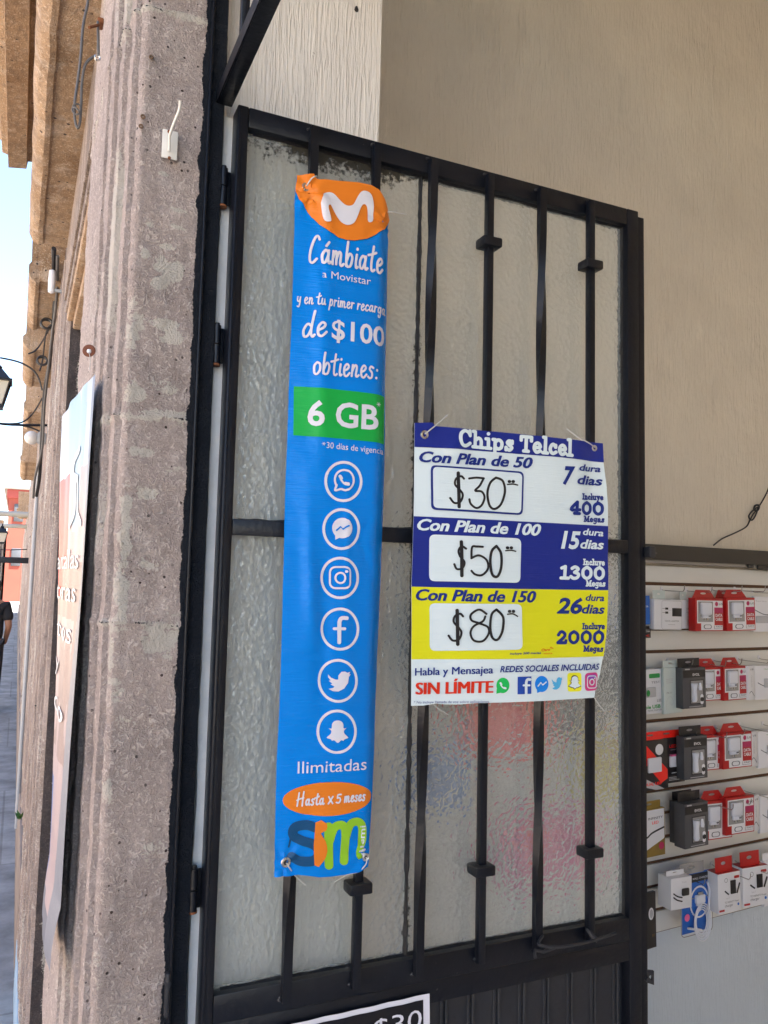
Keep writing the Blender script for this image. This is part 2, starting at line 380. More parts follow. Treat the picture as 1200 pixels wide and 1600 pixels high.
    a2 = n.new('ShaderNodeMath'); a2.operation = 'MULTIPLY_ADD'; l.new(grit.outputs[0], a2.inputs[0]); a2.inputs[1].default_value = .5; l.new(mid.outputs[0], a2.inputs[2]); l.new(a2.outputs[0], ad.inputs[1])
    s3 = n.new('ShaderNodeMath'); s3.operation = 'SUBTRACT'; l.new(ad.outputs[0], s3.inputs[0]); l.new(pm.outputs[0], s3.inputs[1])
    bp = n.new('ShaderNodeBump'); bp.inputs['Strength'].default_value = 1; bp.inputs['Distance'].default_value = BD
    l.new(s3.outputs[0], bp.inputs['Height']); l.new(bp.outputs[0], b.inputs['Normal'])
    return m
STONE = stone_mat('pink_quarry_stone', (.67,.56,.505), (.52,.435,.395), (.78,.68,.62))
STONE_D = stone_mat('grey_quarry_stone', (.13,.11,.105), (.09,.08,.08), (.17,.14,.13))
STONE_FAR = stone_mat('weathered_pink_stone', (.50,.40,.33), (.36,.29,.24), (.62,.53,.46), .6, streak=.75)
STONE_WARM_LIT = stone_mat('bounce_warmed_cornice_stone', (.70,.49,.31), (.42,.26,.14), (.78,.62,.47), .5, streak=.3)  # weathered stone with warm street bounce put into its colour

def plaster(name, c, ripple=1.0):
    m = bpy.data.materials.new(name); m.use_nodes = True; MATS[name] = m
    n = m.node_tree.nodes; l = m.node_tree.links; b = n['Principled BSDF']; b.inputs['Roughness'].default_value = .62; b.inputs['Specular IOR Level'].default_value = .35
    g = n.new('ShaderNodeNewGeometry'); mp = n.new('ShaderNodeMapping'); mp.inputs['Scale'].default_value = (1, 1, .075); l.new(g.outputs['Position'], mp.inputs[0])
    t = n.new('ShaderNodeTexNoise'); t.inputs['Scale'].default_value = 190; t.inputs['Detail'].default_value = 4; t.inputs['Distortion'].default_value = .7; l.new(mp.outputs[0], t.inputs['Vector'])
    r = n.new('ShaderNodeMapRange'); l.new(t.outputs[0], r.inputs[0]); r.inputs[1].default_value = .42; r.inputs[2].default_value = .72
    t2 = n.new('ShaderNodeTexNoise'); t2.inputs['Scale'].default_value = 3; t2.inputs['Detail'].default_value = 3; l.new(g.outputs['Position'], t2.inputs['Vector'])
    x = n.new('ShaderNodeMix'); x.data_type = 'RGBA'; l.new(t2.outputs[0], x.inputs[0]); x.inputs[6].default_value = (*[q*.84 for q in c], 1); x.inputs[7].default_value = (*[q*1.1 for q in c], 1)
    # scuffs, drips and faint dirt with edges of their own
    m2 = n.new('ShaderNodeMapping'); m2.inputs['Scale'].default_value = (1, 1, .35); l.new(g.outputs['Position'], m2.inputs[0])
    t4 = n.new('ShaderNodeTexNoise'); t4.inputs['Scale'].default_value = 9; t4.inputs['Detail'].default_value = 8; t4.inputs['Roughness'].default_value = .7; l.new(m2.outputs[0], t4.inputs['Vector'])
    r4 = n.new('ShaderNodeMapRange'); r4.inputs[1].default_value = .58; r4.inputs[2].default_value = .72; r4.inputs[4].default_value = .35; l.new(t4.outputs[0], r4.inputs[0])
    y = n.new('ShaderNodeMix'); y.data_type = 'RGBA'; l.new(r4.outputs[0], y.inputs[0]); l.new(x.outputs[2], y.inputs[6]); y.inputs[7].default_value = (*[q*.72 for q in c], 1)
    r5 = n.new('ShaderNodeMapRange'); r5.inputs[1].default_value = .36; r5.inputs[2].default_value = .30; r5.inputs[4].default_value = .4; l.new(t4.outputs[0], r5.inputs[0])
    y2 = n.new('ShaderNodeMix'); y2.data_type = 'RGBA'; l.new(r5.outputs[0], y2.inputs[0]); l.new(y.outputs[2], y2.inputs[6]); y2.inputs[7].default_value = (*[min(.9, q*1.2) for q in c], 1)
    l.new(y2.outputs[2], b.inputs['Base Color'])
    t3 = n.new('ShaderNodeTexNoise'); t3.inputs['Scale'].default_value = 45; t3.inputs['Detail'].default_value = 2; l.new(mp.outputs[0], t3.inputs['Vector'])
    ad = n.new('ShaderNodeMath'); ad.operation = 'MULTIPLY_ADD'; l.new(t3.outputs[0], ad.inputs[0]); ad.inputs[1].default_value = .8; l.new(r.outputs[0], ad.inputs[2])
    bp = n.new('ShaderNodeBump'); bp.inputs['Strength'].default_value = .8*ripple; bp.inputs['Distance'].default_value = .0026
    t6 = n.new('ShaderNodeTexNoise'); t6.inputs['Scale'].default_value = 7; t6.inputs['Detail'].default_value = 5; l.new(g.outputs['Position'], t6.inputs['Vector'])
    v6 = n.new('ShaderNodeTexVoronoi'); v6.inputs['Scale'].default_value = 14; l.new(g.outputs['Position'], v6.inputs['Vector']); r6 = n.new('ShaderNodeMapRange'); r6.inputs[1].default_value = .05; r6.inputs[2].default_value = .02; l.new(v6.outputs['Distance'], r6.inputs[0])
    a6 = n.new('ShaderNodeMath'); a6.operation = 'MULTIPLY_ADD'; l.new(t6.outputs[0], a6.inputs[0]); a6.inputs[1].default_value = 7; l.new(ad.outputs[0], a6.inputs[2])
    a7 = n.new('ShaderNodeMath'); a7.operation = 'MULTIPLY_ADD'; l.new(r6.outputs[0], a7.inputs[0]); a7.inputs[1].default_value = .7; l.new(a6.outputs[0], a7.inputs[2])
    l.new(a7.outputs[0], bp.inputs['Height']); l.new(bp.outputs[0], b.inputs['Normal']); return m
PLASTER = plaster('combed_cream_plaster', (.73,.665,.55))
PLASTER_W = plaster('combed_pale_plaster', (.78,.75,.69), .9)
WHITE_FILL = mat('white_filler', (.72,.73,.72), .8, noise_amt=.12, nscale=30, bump=.8, bscale=90, bdist=.003)
def paint_mat():
    m = mat('black_gloss_paint', (.0042,.0055,.0095), .36, spec=.34, bump=.55, bscale=75, noise_amt=.5, nscale=14, bdist=.0016)
    n = m.node_tree.nodes; l = m.node_tree.links; b = n['Principled BSDF']; g = n.new('ShaderNodeNewGeometry')
    t = n.new('ShaderNodeTexNoise'); t.inputs['Scale'].default_value = 85; t.inputs['Detail'].default_value = 5; t.inputs['Roughness'].default_value = .65; l.new(g.outputs['Position'], t.inputs['Vector'])
    src = b.inputs['Base Color'].links[0].from_socket
    r = n.new('ShaderNodeMapRange'); r.inputs[1].default_value = .705; r.inputs[2].default_value = .73; l.new(t.outputs[0], r.inputs[0])
    x = n.new('ShaderNodeMix'); x.data_type = 'RGBA'; l.new(r.outputs[0], x.inputs[0]); l.new(src, x.inputs[6]); x.inputs[7].default_value = (.05, .045, .042, 1)
    # dust lying on surfaces that face up
    sx = n.new('ShaderNodeSeparateXYZ'); l.new(g.outputs['Normal'], sx.inputs[0]); r2 = n.new('ShaderNodeMapRange'); r2.inputs[1].default_value = .5; r2.inputs[2].default_value = 1; r2.inputs[4].default_value = .45; l.new(sx.outputs[2], r2.inputs[0])
    y = n.new('ShaderNodeMix'); y.data_type = 'RGBA'; l.new(r2.outputs[0], y.inputs[0]); l.new(x.outputs[2], y.inputs[6]); y.inputs[7].default_value = (.07, .065, .055, 1)
    l.new(y.outputs[2], b.inputs['Base Color']); return m
BLACK = paint_mat()
BLACK2 = mat('worn_black_paint', (.015,.017,.022), .45, noise_amt=.5, nscale=40, bump=.5, bscale=120)
RUST = mat('rust', (.20,.07,.025), .9, noise_amt=.5, nscale=120, bump=.5, bscale=300)
STEEL = mat('bright_steel', (.62,.61,.58), .28, metal=1.0, noise_amt=.1, nscale=60)
WHITEMETAL = mat('white_painted_steel', (.68,.66,.60), .45, noise_amt=.1, nscale=50)
CABLE = mat('black_cable', (.02,.02,.022), .5)
CABLEG = mat('grey_cable', (.10,.095,.09), .6)
NYLON = mat('clear_nylon_tie', (.50,.50,.48), .35)
SIL = mat('black_silicone', (.006,.006,.007), .6, bump=1, bscale=90, bdist=.004)

def vinyl(name, c, rough=.3, lines=.35):
    m = bpy.data.materials.new(name); m.use_nodes = True; MATS[name] = m
    n = m.node_tree.nodes; l = m.node_tree.links; b = n['Principled BSDF']; b.inputs['Base Color'].default_value = (*c[:3], 1); b.inputs['Roughness'].default_value = rough; b.inputs['Specular IOR Level'].default_value = .22
    g = n.new('ShaderNodeNewGeometry'); mp = n.new('ShaderNodeMapping'); mp.inputs['Scale'].default_value = (.04, .3, 1); l.new(g.outputs['Position'], mp.inputs[0])
    t = n.new('ShaderNodeTexNoise'); t.inputs['Scale'].default_value = 420; t.inputs['Detail'].default_value = 2; l.new(mp.outputs[0], t.inputs['Vector'])
    t2 = n.new('ShaderNodeTexNoise'); t2.inputs['Scale'].default_value = 30; t2.inputs['Detail'].default_value = 3; l.new(g.outputs['Position'], t2.inputs['Vector'])
    a = n.new('ShaderNodeMath'); a.operation = 'MULTIPLY_ADD'; l.new(t2.outputs[0], a.inputs[0]); a.inputs[1].default_value = 2.0; l.new(t.outputs[0], a.inputs[2])
    bp = n.new('ShaderNodeBump'); bp.inputs['Strength'].default_value = lines; bp.inputs['Distance'].default_value = .0012; l.new(a.outputs[0], bp.inputs['Height']); l.new(bp.outputs[0], b.inputs['Normal'])
    return m
V_BLUE = vinyl('vinyl_sky_blue', (.0,.20,.68), .26, .6); V_ORANGE = vinyl('vinyl_orange', (.72,.20,.02)); V_WHITE = vinyl('vinyl_white', (.66,.66,.72), .35)
V_GREEN = vinyl('vinyl_green', (.01,.37,.06)); V_LIME = vinyl('vinyl_lime', (.28,.55,.03)); V_NAVY = vinyl('vinyl_navy', (.012,.025,.22), .3)
V_STEELB = vinyl('vinyl_dark_teal', (.01,.07,.17)); V_YEL = vinyl('vinyl_yellow', (.66,.66,.015)); V_RED = vinyl('vinyl_red', (.62,.03,.01))
V_INK = mat('marker_ink', (.008,.008,.01), .5); V_LINE = vinyl('vinyl_printed_navy', (.012,.03,.20)); V_PAPER = vinyl('vinyl_off_white', (.64,.74,.76), .4)
# ------------------------------------------------------------------ ground
GZ = -.2
def ground_mat(name, c, sc, slabs=False):
    m = bpy.data.materials.new(name); m.use_nodes = True
    n = m.node_tree.nodes; l = m.node_tree.links; b = n['Principled BSDF']; b.inputs['Roughness'].default_value = .8
    g = n.new('ShaderNodeNewGeometry')
    t = n.new('ShaderNodeTexNoise'); t.inputs['Scale'].default_value = sc; t.inputs['Detail'].default_value = 8; t.inputs['Roughness'].default_value = .65; l.new(g.outputs['Position'], t.inputs['Vector'])
    x = n.new('ShaderNodeMix'); x.data_type = 'RGBA'; x.inputs[6].default_value = (*[q*.6 for q in c], 1); x.inputs[7].default_value = (*[q*1.35 for q in c], 1)
    r = n.new('ShaderNodeMapRange'); r.inputs[1].default_value = .35; r.inputs[2].default_value = .65; l.new(t.outputs[0], r.inputs[0]); l.new(r.outputs[0], x.inputs[0])
    out = x.outputs[2]
    if slabs:
        br = n.new('ShaderNodeTexBrick'); br.inputs['Scale'].default_value = 1; br.inputs['Brick Width'].default_value = 1.3; br.inputs['Row Height'].default_value = 1.9; br.inputs['Mortar Size'].default_value = .008
        br.inputs['Color1'].default_value = (1, 1, 1, 1); br.inputs['Color2'].default_value = (.82, .84, .86, 1); br.inputs['Mortar'].default_value = (.66, .66, .66, 1)
        l.new(g.outputs['Position'], br.inputs['Vector'])
        y = n.new('ShaderNodeMix'); y.data_type = 'RGBA'; y.blend_type = 'MULTIPLY'; y.inputs[0].default_value = 1; l.new(out, y.inputs[6]); l.new(br.outputs[0], y.inputs[7]); out = y.outputs[2]
    l.new(out, b.inputs['Base Color'])
    bp = n.new('ShaderNodeBump'); bp.inputs['Distance'].default_value = .01; bp.inputs['Strength'].default_value = .5; l.new(t.outputs[0], bp.inputs['Height']); l.new(bp.outputs[0], b.inputs['Normal'])
    return m
def slab(name, a, b, m, kind='structure'):
    q = MB(); q.box(a, b, m); return tag(q.build(name), kind=kind)
slab('ground', (-400, -400, GZ-.6), (400, 600, GZ-.17), ground_mat('earth', (.28,.24,.2), .3))
slab('road', (-7.2, -60, GZ-.165), (-2.2, 140, GZ-.13), ground_mat('asphalt', (.17,.15,.13), 2))
slab('sidewalk', (-2.2, -60, GZ-.3), (.2, 90, GZ), ground_mat('pavement_slabs', (.25,.25,.245), 3.5, True))
slab('far_sidewalk', (-9.2, -60, GZ-.3), (-7.2, 140, GZ), ground_mat('pavement_slabs_far', (.42,.36,.30), 1.5, True))

# ------------------------------------------------------------------ the stone building with the shop
bld = empty('stone_building', (.2, 1.2, GZ), 'old pink quarry stone building with moulded door jambs, cornices and a plastered shop interior', 'building')
def nz(p, s): return noise.noise(Vector(p)*s)
def swept_wall(name, path, z0, z1, step, m, parent, amp=.0016, joints=(), wear_lightf=None, smooth=True, zstep=None):
    """stone surface swept along a plan path with chipped arrises, worn joints and patches"""
    pts = [Vector((x, y, 0)) for x, y in path]; pp = [pts[0]]
    for a, b in zip(pts, pts[1:]):
        k = max(1, int((b-a).length/step))
        for i in range(1, k+1): pp.append(a.lerp(b, i/k))
    n = len(pp); zs = max(2, int((z1-z0)/(zstep or step*1.4))); vs = []; cols = []
    nr = []
    for i in range(n):
        t = (pp[min(i+1, n-1)]-pp[max(i-1, 0)]).normalized(); nr.append(Vector((-t.y*-1, t.x*-1, 0)))
    for j in range(zs+1):
        z = z0+(z1-z0)*j/zs
        for i in range(n):
            p = Vector((pp[i].x, pp[i].y, z)); d = amp*(nz(p, 14)*1.2+nz(p+Vector((5, 5, 5)), 45)*.9+nz(p, 120)*.45)
            for jz in joints:
                q = abs(z-jz-.004*nz(p, 18)-.01*nz((p.x, p.y, jz), 4))
                if q < .007: d -= .004*(1-q/.007)
            v = p + nr[i]*d
            w_ = list(wear_lightf(p)) if wear_lightf else [0, 0]
            for jz in joints:
                q = abs(z-jz-.004*nz(p, 18)-.01*nz((p.x, p.y, jz), 4))
                if q < .012: w_[0] = max(w_[0], (1-q/.012)*(.55+.9*nz(p, 22)))
                if q < .0022 and nz(p, 22) > -.05: w_[1] = max(w_[1], .62*(1-q/.006))
            vs.append(v); cols.append(w_)
    fs = [[j*n+i, j*n+i+1, (j+1)*n+i+1, (j+1)*n+i] for j in range(zs) for i in range(n-1)]
    q = MB(); q.add(vs, fs, m, smooth); o = q.build(name, parent, recalc=False)
    at = o.data.color_attributes.new('wear_edge_light', 'FLOAT_COLOR', 'POINT')
    flat = []
    for c in cols: flat += [c[0], c[1], c[2] if len(c) > 2 else 0, 1]
    at.data.foreach_set('color', flat)
    return o
# worn mortar patches on the jamb: (px, py, rx, ry, strength) on the plane y = 1.22
JX = []
for px, py, rx, ry, k in [(265,420,24,20,1.0),(252,442,16,10,1.0),(258,508,20,9,1),(268,528,18,9,.9),(208,505,14,40,.62),(205,610,10,30,.6),(212,617,16,12,.9),(258,605,22,11,.72),
        (200,228,7,9,.9),(226,395,6,8,.9),(235,350,8,6,.7),(196,830,9,60,.95),(190,935,9,40,.95),(185,905,8,35,.9),(228,770,16,12,.72),(222,708,18,8,.72),(275,735,12,8,.5),
        (256,1003,26,22,.95),(160,1020,15,45,.8),(270,960,30,8,.4),(225,655,70,4,.7),(262,648,40,7,.8),(255,270,10,3,.8),(262,284,12,3,.75),(285,330,20,4,.7),(280,355,16,4,.7),(262,385,14,4,.7),
        (215,985,60,4,.62),(260,20,60,5,.5),(170,1240,12,30,.5),(200,1130,30,12,.45),(150,1500,10,50,.45),(245,1330,26,20,.42),(240,880,26,14,.5),(180,1080,10,22,.55)]:
    q = P(px, py, 1.22); JX.append((q.x, q.z, rx*.00098, ry*.00098, k))
def jamb_wear_light(p):
    m_ = 0; d = 0
    if p.y < 1.2305 and p.x > .125:
        for x, z, rx, rz, k in JX:
            if abs(z-p.z) < rz*2 and abs(x-p.x) < rx*2:
                e = ((p.x-x)/rx)**2+((p.z-z)/rz)**2
                m_ = max(m_, k*max(0, 1.25-e*.7+.9*nz(p, 60)+.6*nz((p.x*.6, 0, p.z*2.5), 50)))
        e = .2275-p.x; lim = .0045+.0035*nz((0, 0, p.z), 14)+.006*max(0, nz((3, 0, p.z), 30))
        d = 1 if e < lim else max(0, .9-(e-lim)*200)
    elif p.y > 1.28 and p.y < 1.34:       # long run of old mortar down the moulding
        if p.z > 1.9: m_ = max(0, .75+.9*nz((1, 0, p.z), 4)+.4*nz(p, 40) - abs(p.y-1.305)*18)
        else: m_ = max(0, .35+.9*nz((1, 0, p.z), 5)-abs(p.y-1.31)*14)
    elif p.y > 1.34:
        m_ = max(0, .25+.6*nz(p, 7))
    ar = 0  # arris paleness: wear and painted edge light together
    for ay, aw in ((1.2235, .003), (1.2405, .0045), (1.2865, .003), (1.2985, .004), (1.3425, .003), (1.3535, .004), (1.404, .003), (1.4145, .004)):
        ar = max(ar, (1-abs(p.y-ay)/aw)*(.55+.6*nz(p, 9)))
    return (m_, d, max(0, ar) if p.x < .1335 else 0)
jpath = [(.255,1.224),(.226,1.223),(.134,1.220),(.130,1.2215),(.126,1.226),(.1245,1.231),(.1285,1.234),(.1285,1.2385),(.1165,1.2395),(.1150,1.243),(.1150,1.283),(.1165,1.287),
         (.1215,1.289),(.1210,1.2955),(.1075,1.2975),(.1055,1.301),(.1055,1.338),(.107,1.343),(.1135,1.346),(.113,1.3505),(.0995,1.3525),(.098,1.356),(.0975,1.40),(.099,1.405),(.103,1.408),(.1025,1.412),(.0935,1.4135),(.0915,1.43),(.090,1.55),(.090,1.75),(.36,1.76)]
JZ = [P(230,645,1.22).z, P(215,976,1.22).z, P(260,15,1.22).z, .55, .02]
swept_wall('stone_jamb', jpath, GZ, 4.05, .0034, STONE, bld, amp=.0022, joints=JZ, wear_lightf=jamb_wear_light, zstep=.005)

# plinth stones at the foot of the piers
pathn = lambda y0, y1, x=.09: [(.36, y0), (x+.022, y0), (x+.010, y0+.02), (x+.010, y0+.05), (x+.022, y0+.06), (x+.022, y0+.10), (x+.002, y0+.11), (x+.002, y0+.2), (x+.016, y0+.21), (x+.016, y0+.26), (x, y0+.27), (x, y1-.12), (x-.004, y1-.09), (x+.012, y1-.05), (x+.02, y1), (.36, y1)]
def pier(y0, y1, z1, x, m, parent, coarse, name='stone_pier'):
    def wf(p): return (max(0, .28+.55*nz(p, 3.2)+.35*nz(p, 11)), 0)
    return swept_wall(name, pathn(y0, y1, x), GZ, z1, coarse, m, parent, amp=.003, joints=[.45, .98, 1.52, 2.05, 2.5], wear_lightf=wf, zstep=coarse*2)
# the far jamb of the next doorway is dark grey, its mouldings pale
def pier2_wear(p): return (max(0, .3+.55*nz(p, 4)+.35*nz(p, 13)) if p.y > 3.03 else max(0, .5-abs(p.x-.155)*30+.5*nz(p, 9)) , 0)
swept_wall('stone_pier', [(.36, 3.0), (.118, 3.0)], GZ, 2.5, .008, STONE_D, bld, amp=.004, joints=[.45, .9, 1.33, 1.9], wear_lightf=pier2_wear, zstep=.012)
swept_wall('pier_moulding', [(.118,3.001),(.106,3.006),(.106,3.05),(.117,3.055),(.117,3.085),(.099,3.09),(.099,3.17),(.112,3.175),(.112,3.22),(.092,3.225),(.092,3.36),(.106,3.365),(.106,3.43),(.090,3.435),(.090,3.62),(.102,3.63),(.102,3.75),(.088,3.76),(.088,4.1),(.36,4.12)], GZ, 2.8, .012, STONE_FAR, bld, amp=.003, joints=[.5, 1.1, 1.7, 2.3], wear_lightf=lambda p: (max(0, .3+.55*nz(p, 4)), 0, max([0]+[(1-abs(p.y-a)/.02)*(.7+.6*nz(p, 5)) for a in (3.006, 3.09, 3.225, 3.435, 3.76)])), zstep=.02)
q = MB(); q.box((.075, 1.42, GZ), (.35, 1.735, .47), STONE_FAR, .012); q.box((.06, 1.38, GZ), (.34, 1.725, -.02), STONE_FAR, .015); q.build('plinth', bld)
BLUEP = mat('blue_painted_plinth', (.25,.38,.50), .7, noise_amt=.3, nscale=12, bump=.4)
q = MB(); q.box((.085, 3.02, GZ), (.33, 4.0, .02), BLUEP, .01); q.build('plinth', bld)
# lintel of the next doorway, its soffit and its architrave
q = MB()
q.box((.125, 1.76, 2.47), (.36, 3.0, 2.80), STONE_WARM_LIT, .006); q.box((.105, 1.755, 2.50), (.13, 3.01, 2.80), STONE_WARM_LIT, .005); q.box((.092, 1.752, 2.58), (.11, 3.04, 2.80), STONE_FAR, .004)
q.box((.098, 1.753, 2.53), (.12, 3.02, 2.56), STONE_FAR, .006); q.build('lintel', bld)
# our own lintel and the wall above everything
q = MB(); q.box((.10, -4.9, 4.05), (.5, 1.76, 4.3), STONE, .008); q.build('lintel', bld)
q = MB(); q.box((.105, -9, 4.302), (.6, 4.1, 5.0), STONE_FAR); q.box((.10, 1.762, 2.80), (.55, 4.1, 4.30), STONE_FAR); q.build('upper_wall', bld)
# near wall side of the doorway behind the viewer
q = MB(); q.box((.10, -9, GZ), (.55, -4.9, 4.298), STONE_FAR); q.build('wall', bld)
# cornice over the doorways: two stepped courses cut by joints
def cornice(y0, y1, zb, parent, xw=.09, k=1.0, name='cornice', top=True):
    q = MB()
    prof = [(xw+.03, zb+.42), (xw+.03, zb), (.012, zb), (.010, zb-.006), (-.004, zb-.008), (-.022*k, zb+.004), (-.034*k, zb+.03), (-.036*k, zb+.06), (-.026*k, zb+.075), (-.026*k, zb+.14),
            (-.030*k, zb+.34), (-.03*k, zb+.42)]
    n = max(2, int((y1-y0)/.05)); vs = []; fs = []; K = len(prof)
    for j in range(n+1):
        y = y0+(y1-y0)*j/n
        for x, z in prof: p = (x, y, z); vs.append((x+.004*nz(p, 9), y, z+.004*nz((z, x, y), 9)))
    for j in range(n):
        for i in range(K): fs.append([j*K+i, j*K+(i+1) % K, (j+1)*K+(i+1) % K, (j+1)*K+i])
    for e in (0, n): fs += [[e*K+i for i in t] for t in tessellate_polygon([[Vector((x, z, 0)) for x, z in prof]])]
    q.add(vs, fs, STONE_WARM_LIT, False)
    if top:
        prof = [(xw+.02, zb+.75), (xw+.02, zb+.422), (-.058*k, zb+.40), (-.062*k, zb+.37), (-.125*k, zb+.36), (-.13*k, zb+.41), (-.15*k, zb+.415), (-.155*k, zb+.46), (-.20*k, zb+.5), (-.21*k, zb+.58), (-.3*k, zb+.62), (-.3*k, zb+.75)]
        q.extrude_y(prof, y0, y1+.22, STONE_WARM_LIT)
    return q.build(name, parent)
cornice(-1.0, 3.1, 2.8, bld)
# shop interior
INT = MAT_F = mat('tile_floor', (.62,.58,.52), .35, noise_amt=.15, nscale=4)
q = MB(); q.box((.2575, 1.262, GZ), (.54, 2.6, 4.7), PLASTER_W); rv = q.build('plaster_reveal', bld)
q = MB(); q.box((.262, -5.1, GZ), (.54, -4.91, 4.7), PLASTER_W); q.box((.552, -5.1, GZ), (5.3, -4.95, 4.7), PLASTER); q.build('plaster_wall', bld)
a = WALL_O + WALL_U*(-1.7); b_ = WALL_O + WALL_U*3.4
q = MB(); N2 = -WALL_N*.25
q.add([(a.x, a.y, GZ), (b_.x, b_.y, GZ), (b_.x, b_.y, 4.7), (a.x, a.y, 4.7), (a.x+N2.x, a.y+N2.y, GZ), (b_.x+N2.x, b_.y+N2.y, GZ), (b_.x+N2.x, b_.y+N2.y, 4.7), (a.x+N2.x, a.y+N2.y, 4.7)],
      [[0,1,2,3],[5,4,7,6],[3,2,6,7],[1,5,6,2],[4,0,3,7]], PLASTER); q.build('plaster_wall', bld)
q = MB(); q.box((5.3, -5.1, GZ), (5.5, 3.2, 4.7), PLASTER); q.build('back_wall', bld)
q = MB(); q.box((.2, -5.1, GZ-.1), (5.5, 3.2, -.06), MAT_F); q.build('shop_floor', bld)
q = MB(); q.box((.55, -5.1, 4.7), (5.5, 3.2, 4.8), PLASTER); q.build('ceiling', bld)
q = MB(); q.box((.6, -9, 4.81), (14, 9, 5.1), STONE_FAR); q.box((.6, -9, GZ), (14, -5.2, 4.80), STONE_FAR); q.box((5.6, -5.15, GZ), (14, 9, 4.80), STONE_FAR); q.build('rear_wing', bld)
# wooden door leaf deep in the next doorway
q = MB(); WOODD = mat('brown_door_wood', (.10,.055,.03), .5, noise_amt=.3, nscale=8)
q.box((.33, 1.78, GZ), (.36, 2.98, 2.46), WOODD, .004)
for k in range(2):
    for z in (0.0, .85, 1.65): q.box((.318, 1.86+k*.58, z), (.329, 2.33+k*.58, z+.65), WOODD, .006)
q.build('door', bld)
# white filler strip left between the iron frame and the door
q = MB(); n = 260; vs = []; fs = []
for j in range(n+1):
    z = .0+2.345*j/n; z_ = z
    e = .0012*nz((0, 0, z), 40)+.0022*nz((1, 0, z), 9); gap = .0180 if z > 1.9 else (.0180-.002*(1.9-z))
    x1 = .2770; x0 = x1-gap+e
    vs += [(x0, 1.256, z), (x0+.0015, 1.2435, z), (x1+.003, 1.2425+.0005*nz((0, 0, z), 60), z), (x1+.004, 1.258, z)]
    if j:
        for k in range(3): fs.append([4*j-4+k, 4*j-3+k, 4*j+1+k, 4*j+k])
q.add(vs, fs, WHITE_FILL, True); q.build('filler', bld)

# ------------------------------------------------------------------ iron door frame with transom
fr = empty('iron_door_frame', (.247, 1.24, 0), 'black painted iron door frame fixed to the stone jamb, with a transom bar overhead', 'door frame')
q = MB(); q.box((.2285, 1.2145, GZ), (.2330, 1.245, 3.54), BLACK, .0012); q.box((.2333, 1.226, GZ), (.2565, 1.245, 3.54), BLACK, .001)
n = 300; vs = []; fs = []
for j in range(n+1):        # hand-painted edge slopping over the filler
    z = GZ+3.2*j/n; w_ = .0035+.0012*nz((2, 0, z), 35)+.0016*nz((5, 0, z), 8)
    vs += [(.2555, 1.2385, z), (.2562+w_*.6, 1.2405, z), (.2562+w_, 1.2425, z)]
    if j: fs += [[3*j-3, 3*j-2, 3*j+1, 3*j], [3*j-2, 3*j-1, 3*j+2, 3*j+1]]
q.add(vs, fs, BLACK, True); q.build('upright', fr)
q = MB(); q.box((.2420, -1.8, 2.352), (.2445, 1.2255, 2.375), BLACK, .001); q.box((.2448, -1.8, 2.352), (.2680, 1.2255, 2.360), BLACK, .001); q.build('transom_rail', fr)
for k in range(10):
    y = 1.11-k*.15
    q = MB(); q.box((.2485, y-.012, 2.3605), (.2605, y+.0, 3.50), BLACK, .001); q.build('transom_bar', fr)
q = MB(); q.box((.2395, -1.8, 3.505), (.265, 1.2140, 3.545), BLACK, .001); q.build('head_rail', fr)
q = MB(); q.box((.2395, -1.845, GZ), (.265, -1.805, 3.54), BLACK, .001); q.build('upright', fr)
for py in (297, 543, 1380):
    z = P(360, py, 1.235).z
    q = MB(); q.box((.2605, 1.2325, z-.028), (.2724, 1.2355, z+.028), BLACK, .0008); q.cyl((.2605, 1.229, z-.030), (.2605, 1.229, z-.001), .0062, BLACK, 16); q.cyl((.2605, 1.229, z+.001), (.2605, 1.229, z+.030), .0062, BLACK, 16)
    q.cyl((.2605, 1.229, z+.030), (.2605, 1.229, z+.034), .004, BLACK, 12); q.cyl((.2605, 1.231, z-.0335), (.2605, 1.231, z-.0305), .0075, RUST, 12); q.build('hinge', fr)
q = MB(); q.box((.2225, 1.204, .985), (.2284, 1.2143, 1.045), BLACK2, .002); q.cyl((.2255, 1.203, 1.03), (.2255, 1.2145, 1.03), .004, BLACK2); q.build('latch_keeper', fr)

# ------------------------------------------------------------------ iron and glass door, open against the reveal
door = empty('iron_glass_door', (.27, 1.2, 0), 'black iron door with hammered glass panes and vertical bars, swung open against the wall', 'door')
ZT, ZB = 2.3455, 1.005
X0, X1 = .2725, 1.0765
q = MB(); q.box((X0, 1.2, -.05), (X0+.0175, 1.236, ZT), BLACK, .002); q.box((X0+.001, 1.1985, -.05), (X0+.0055, 1.1999, ZT-.004), BLACK, .0008); q.build('hinge_stile', door)
q = MB(); q.box((1.0485, 1.2, -.05), (X1, 1.232, ZT), BLACK, .002); q.build('lock_stile', door)
q = MB(); q.box((X0+.0178, 1.2005, ZT-.033), (1.0483, 1.2315, ZT), BLACK, .002); q.build('top_rail', door)
q = MB(); q.box((X0+.0178, 1.2005, 1.668), (1.0483, 1.212, 1.692), BLACK, .001); q.box((X0+.0178, 1.2125, 1.674), (1.0483, 1.2315, 1.686), BLACK, .001); q.build('middle_rail', door)
q = MB(); q.box((X0+.0178, 1.2005, ZB-.04), (1.0483, 1.2315, ZB), BLACK, .002); q.box((X0+.0178, 1.2015, ZB-.075), (1.0483, 1.2315, ZB-.0402), BLACK, .001); q.build('bottom_rail', door)
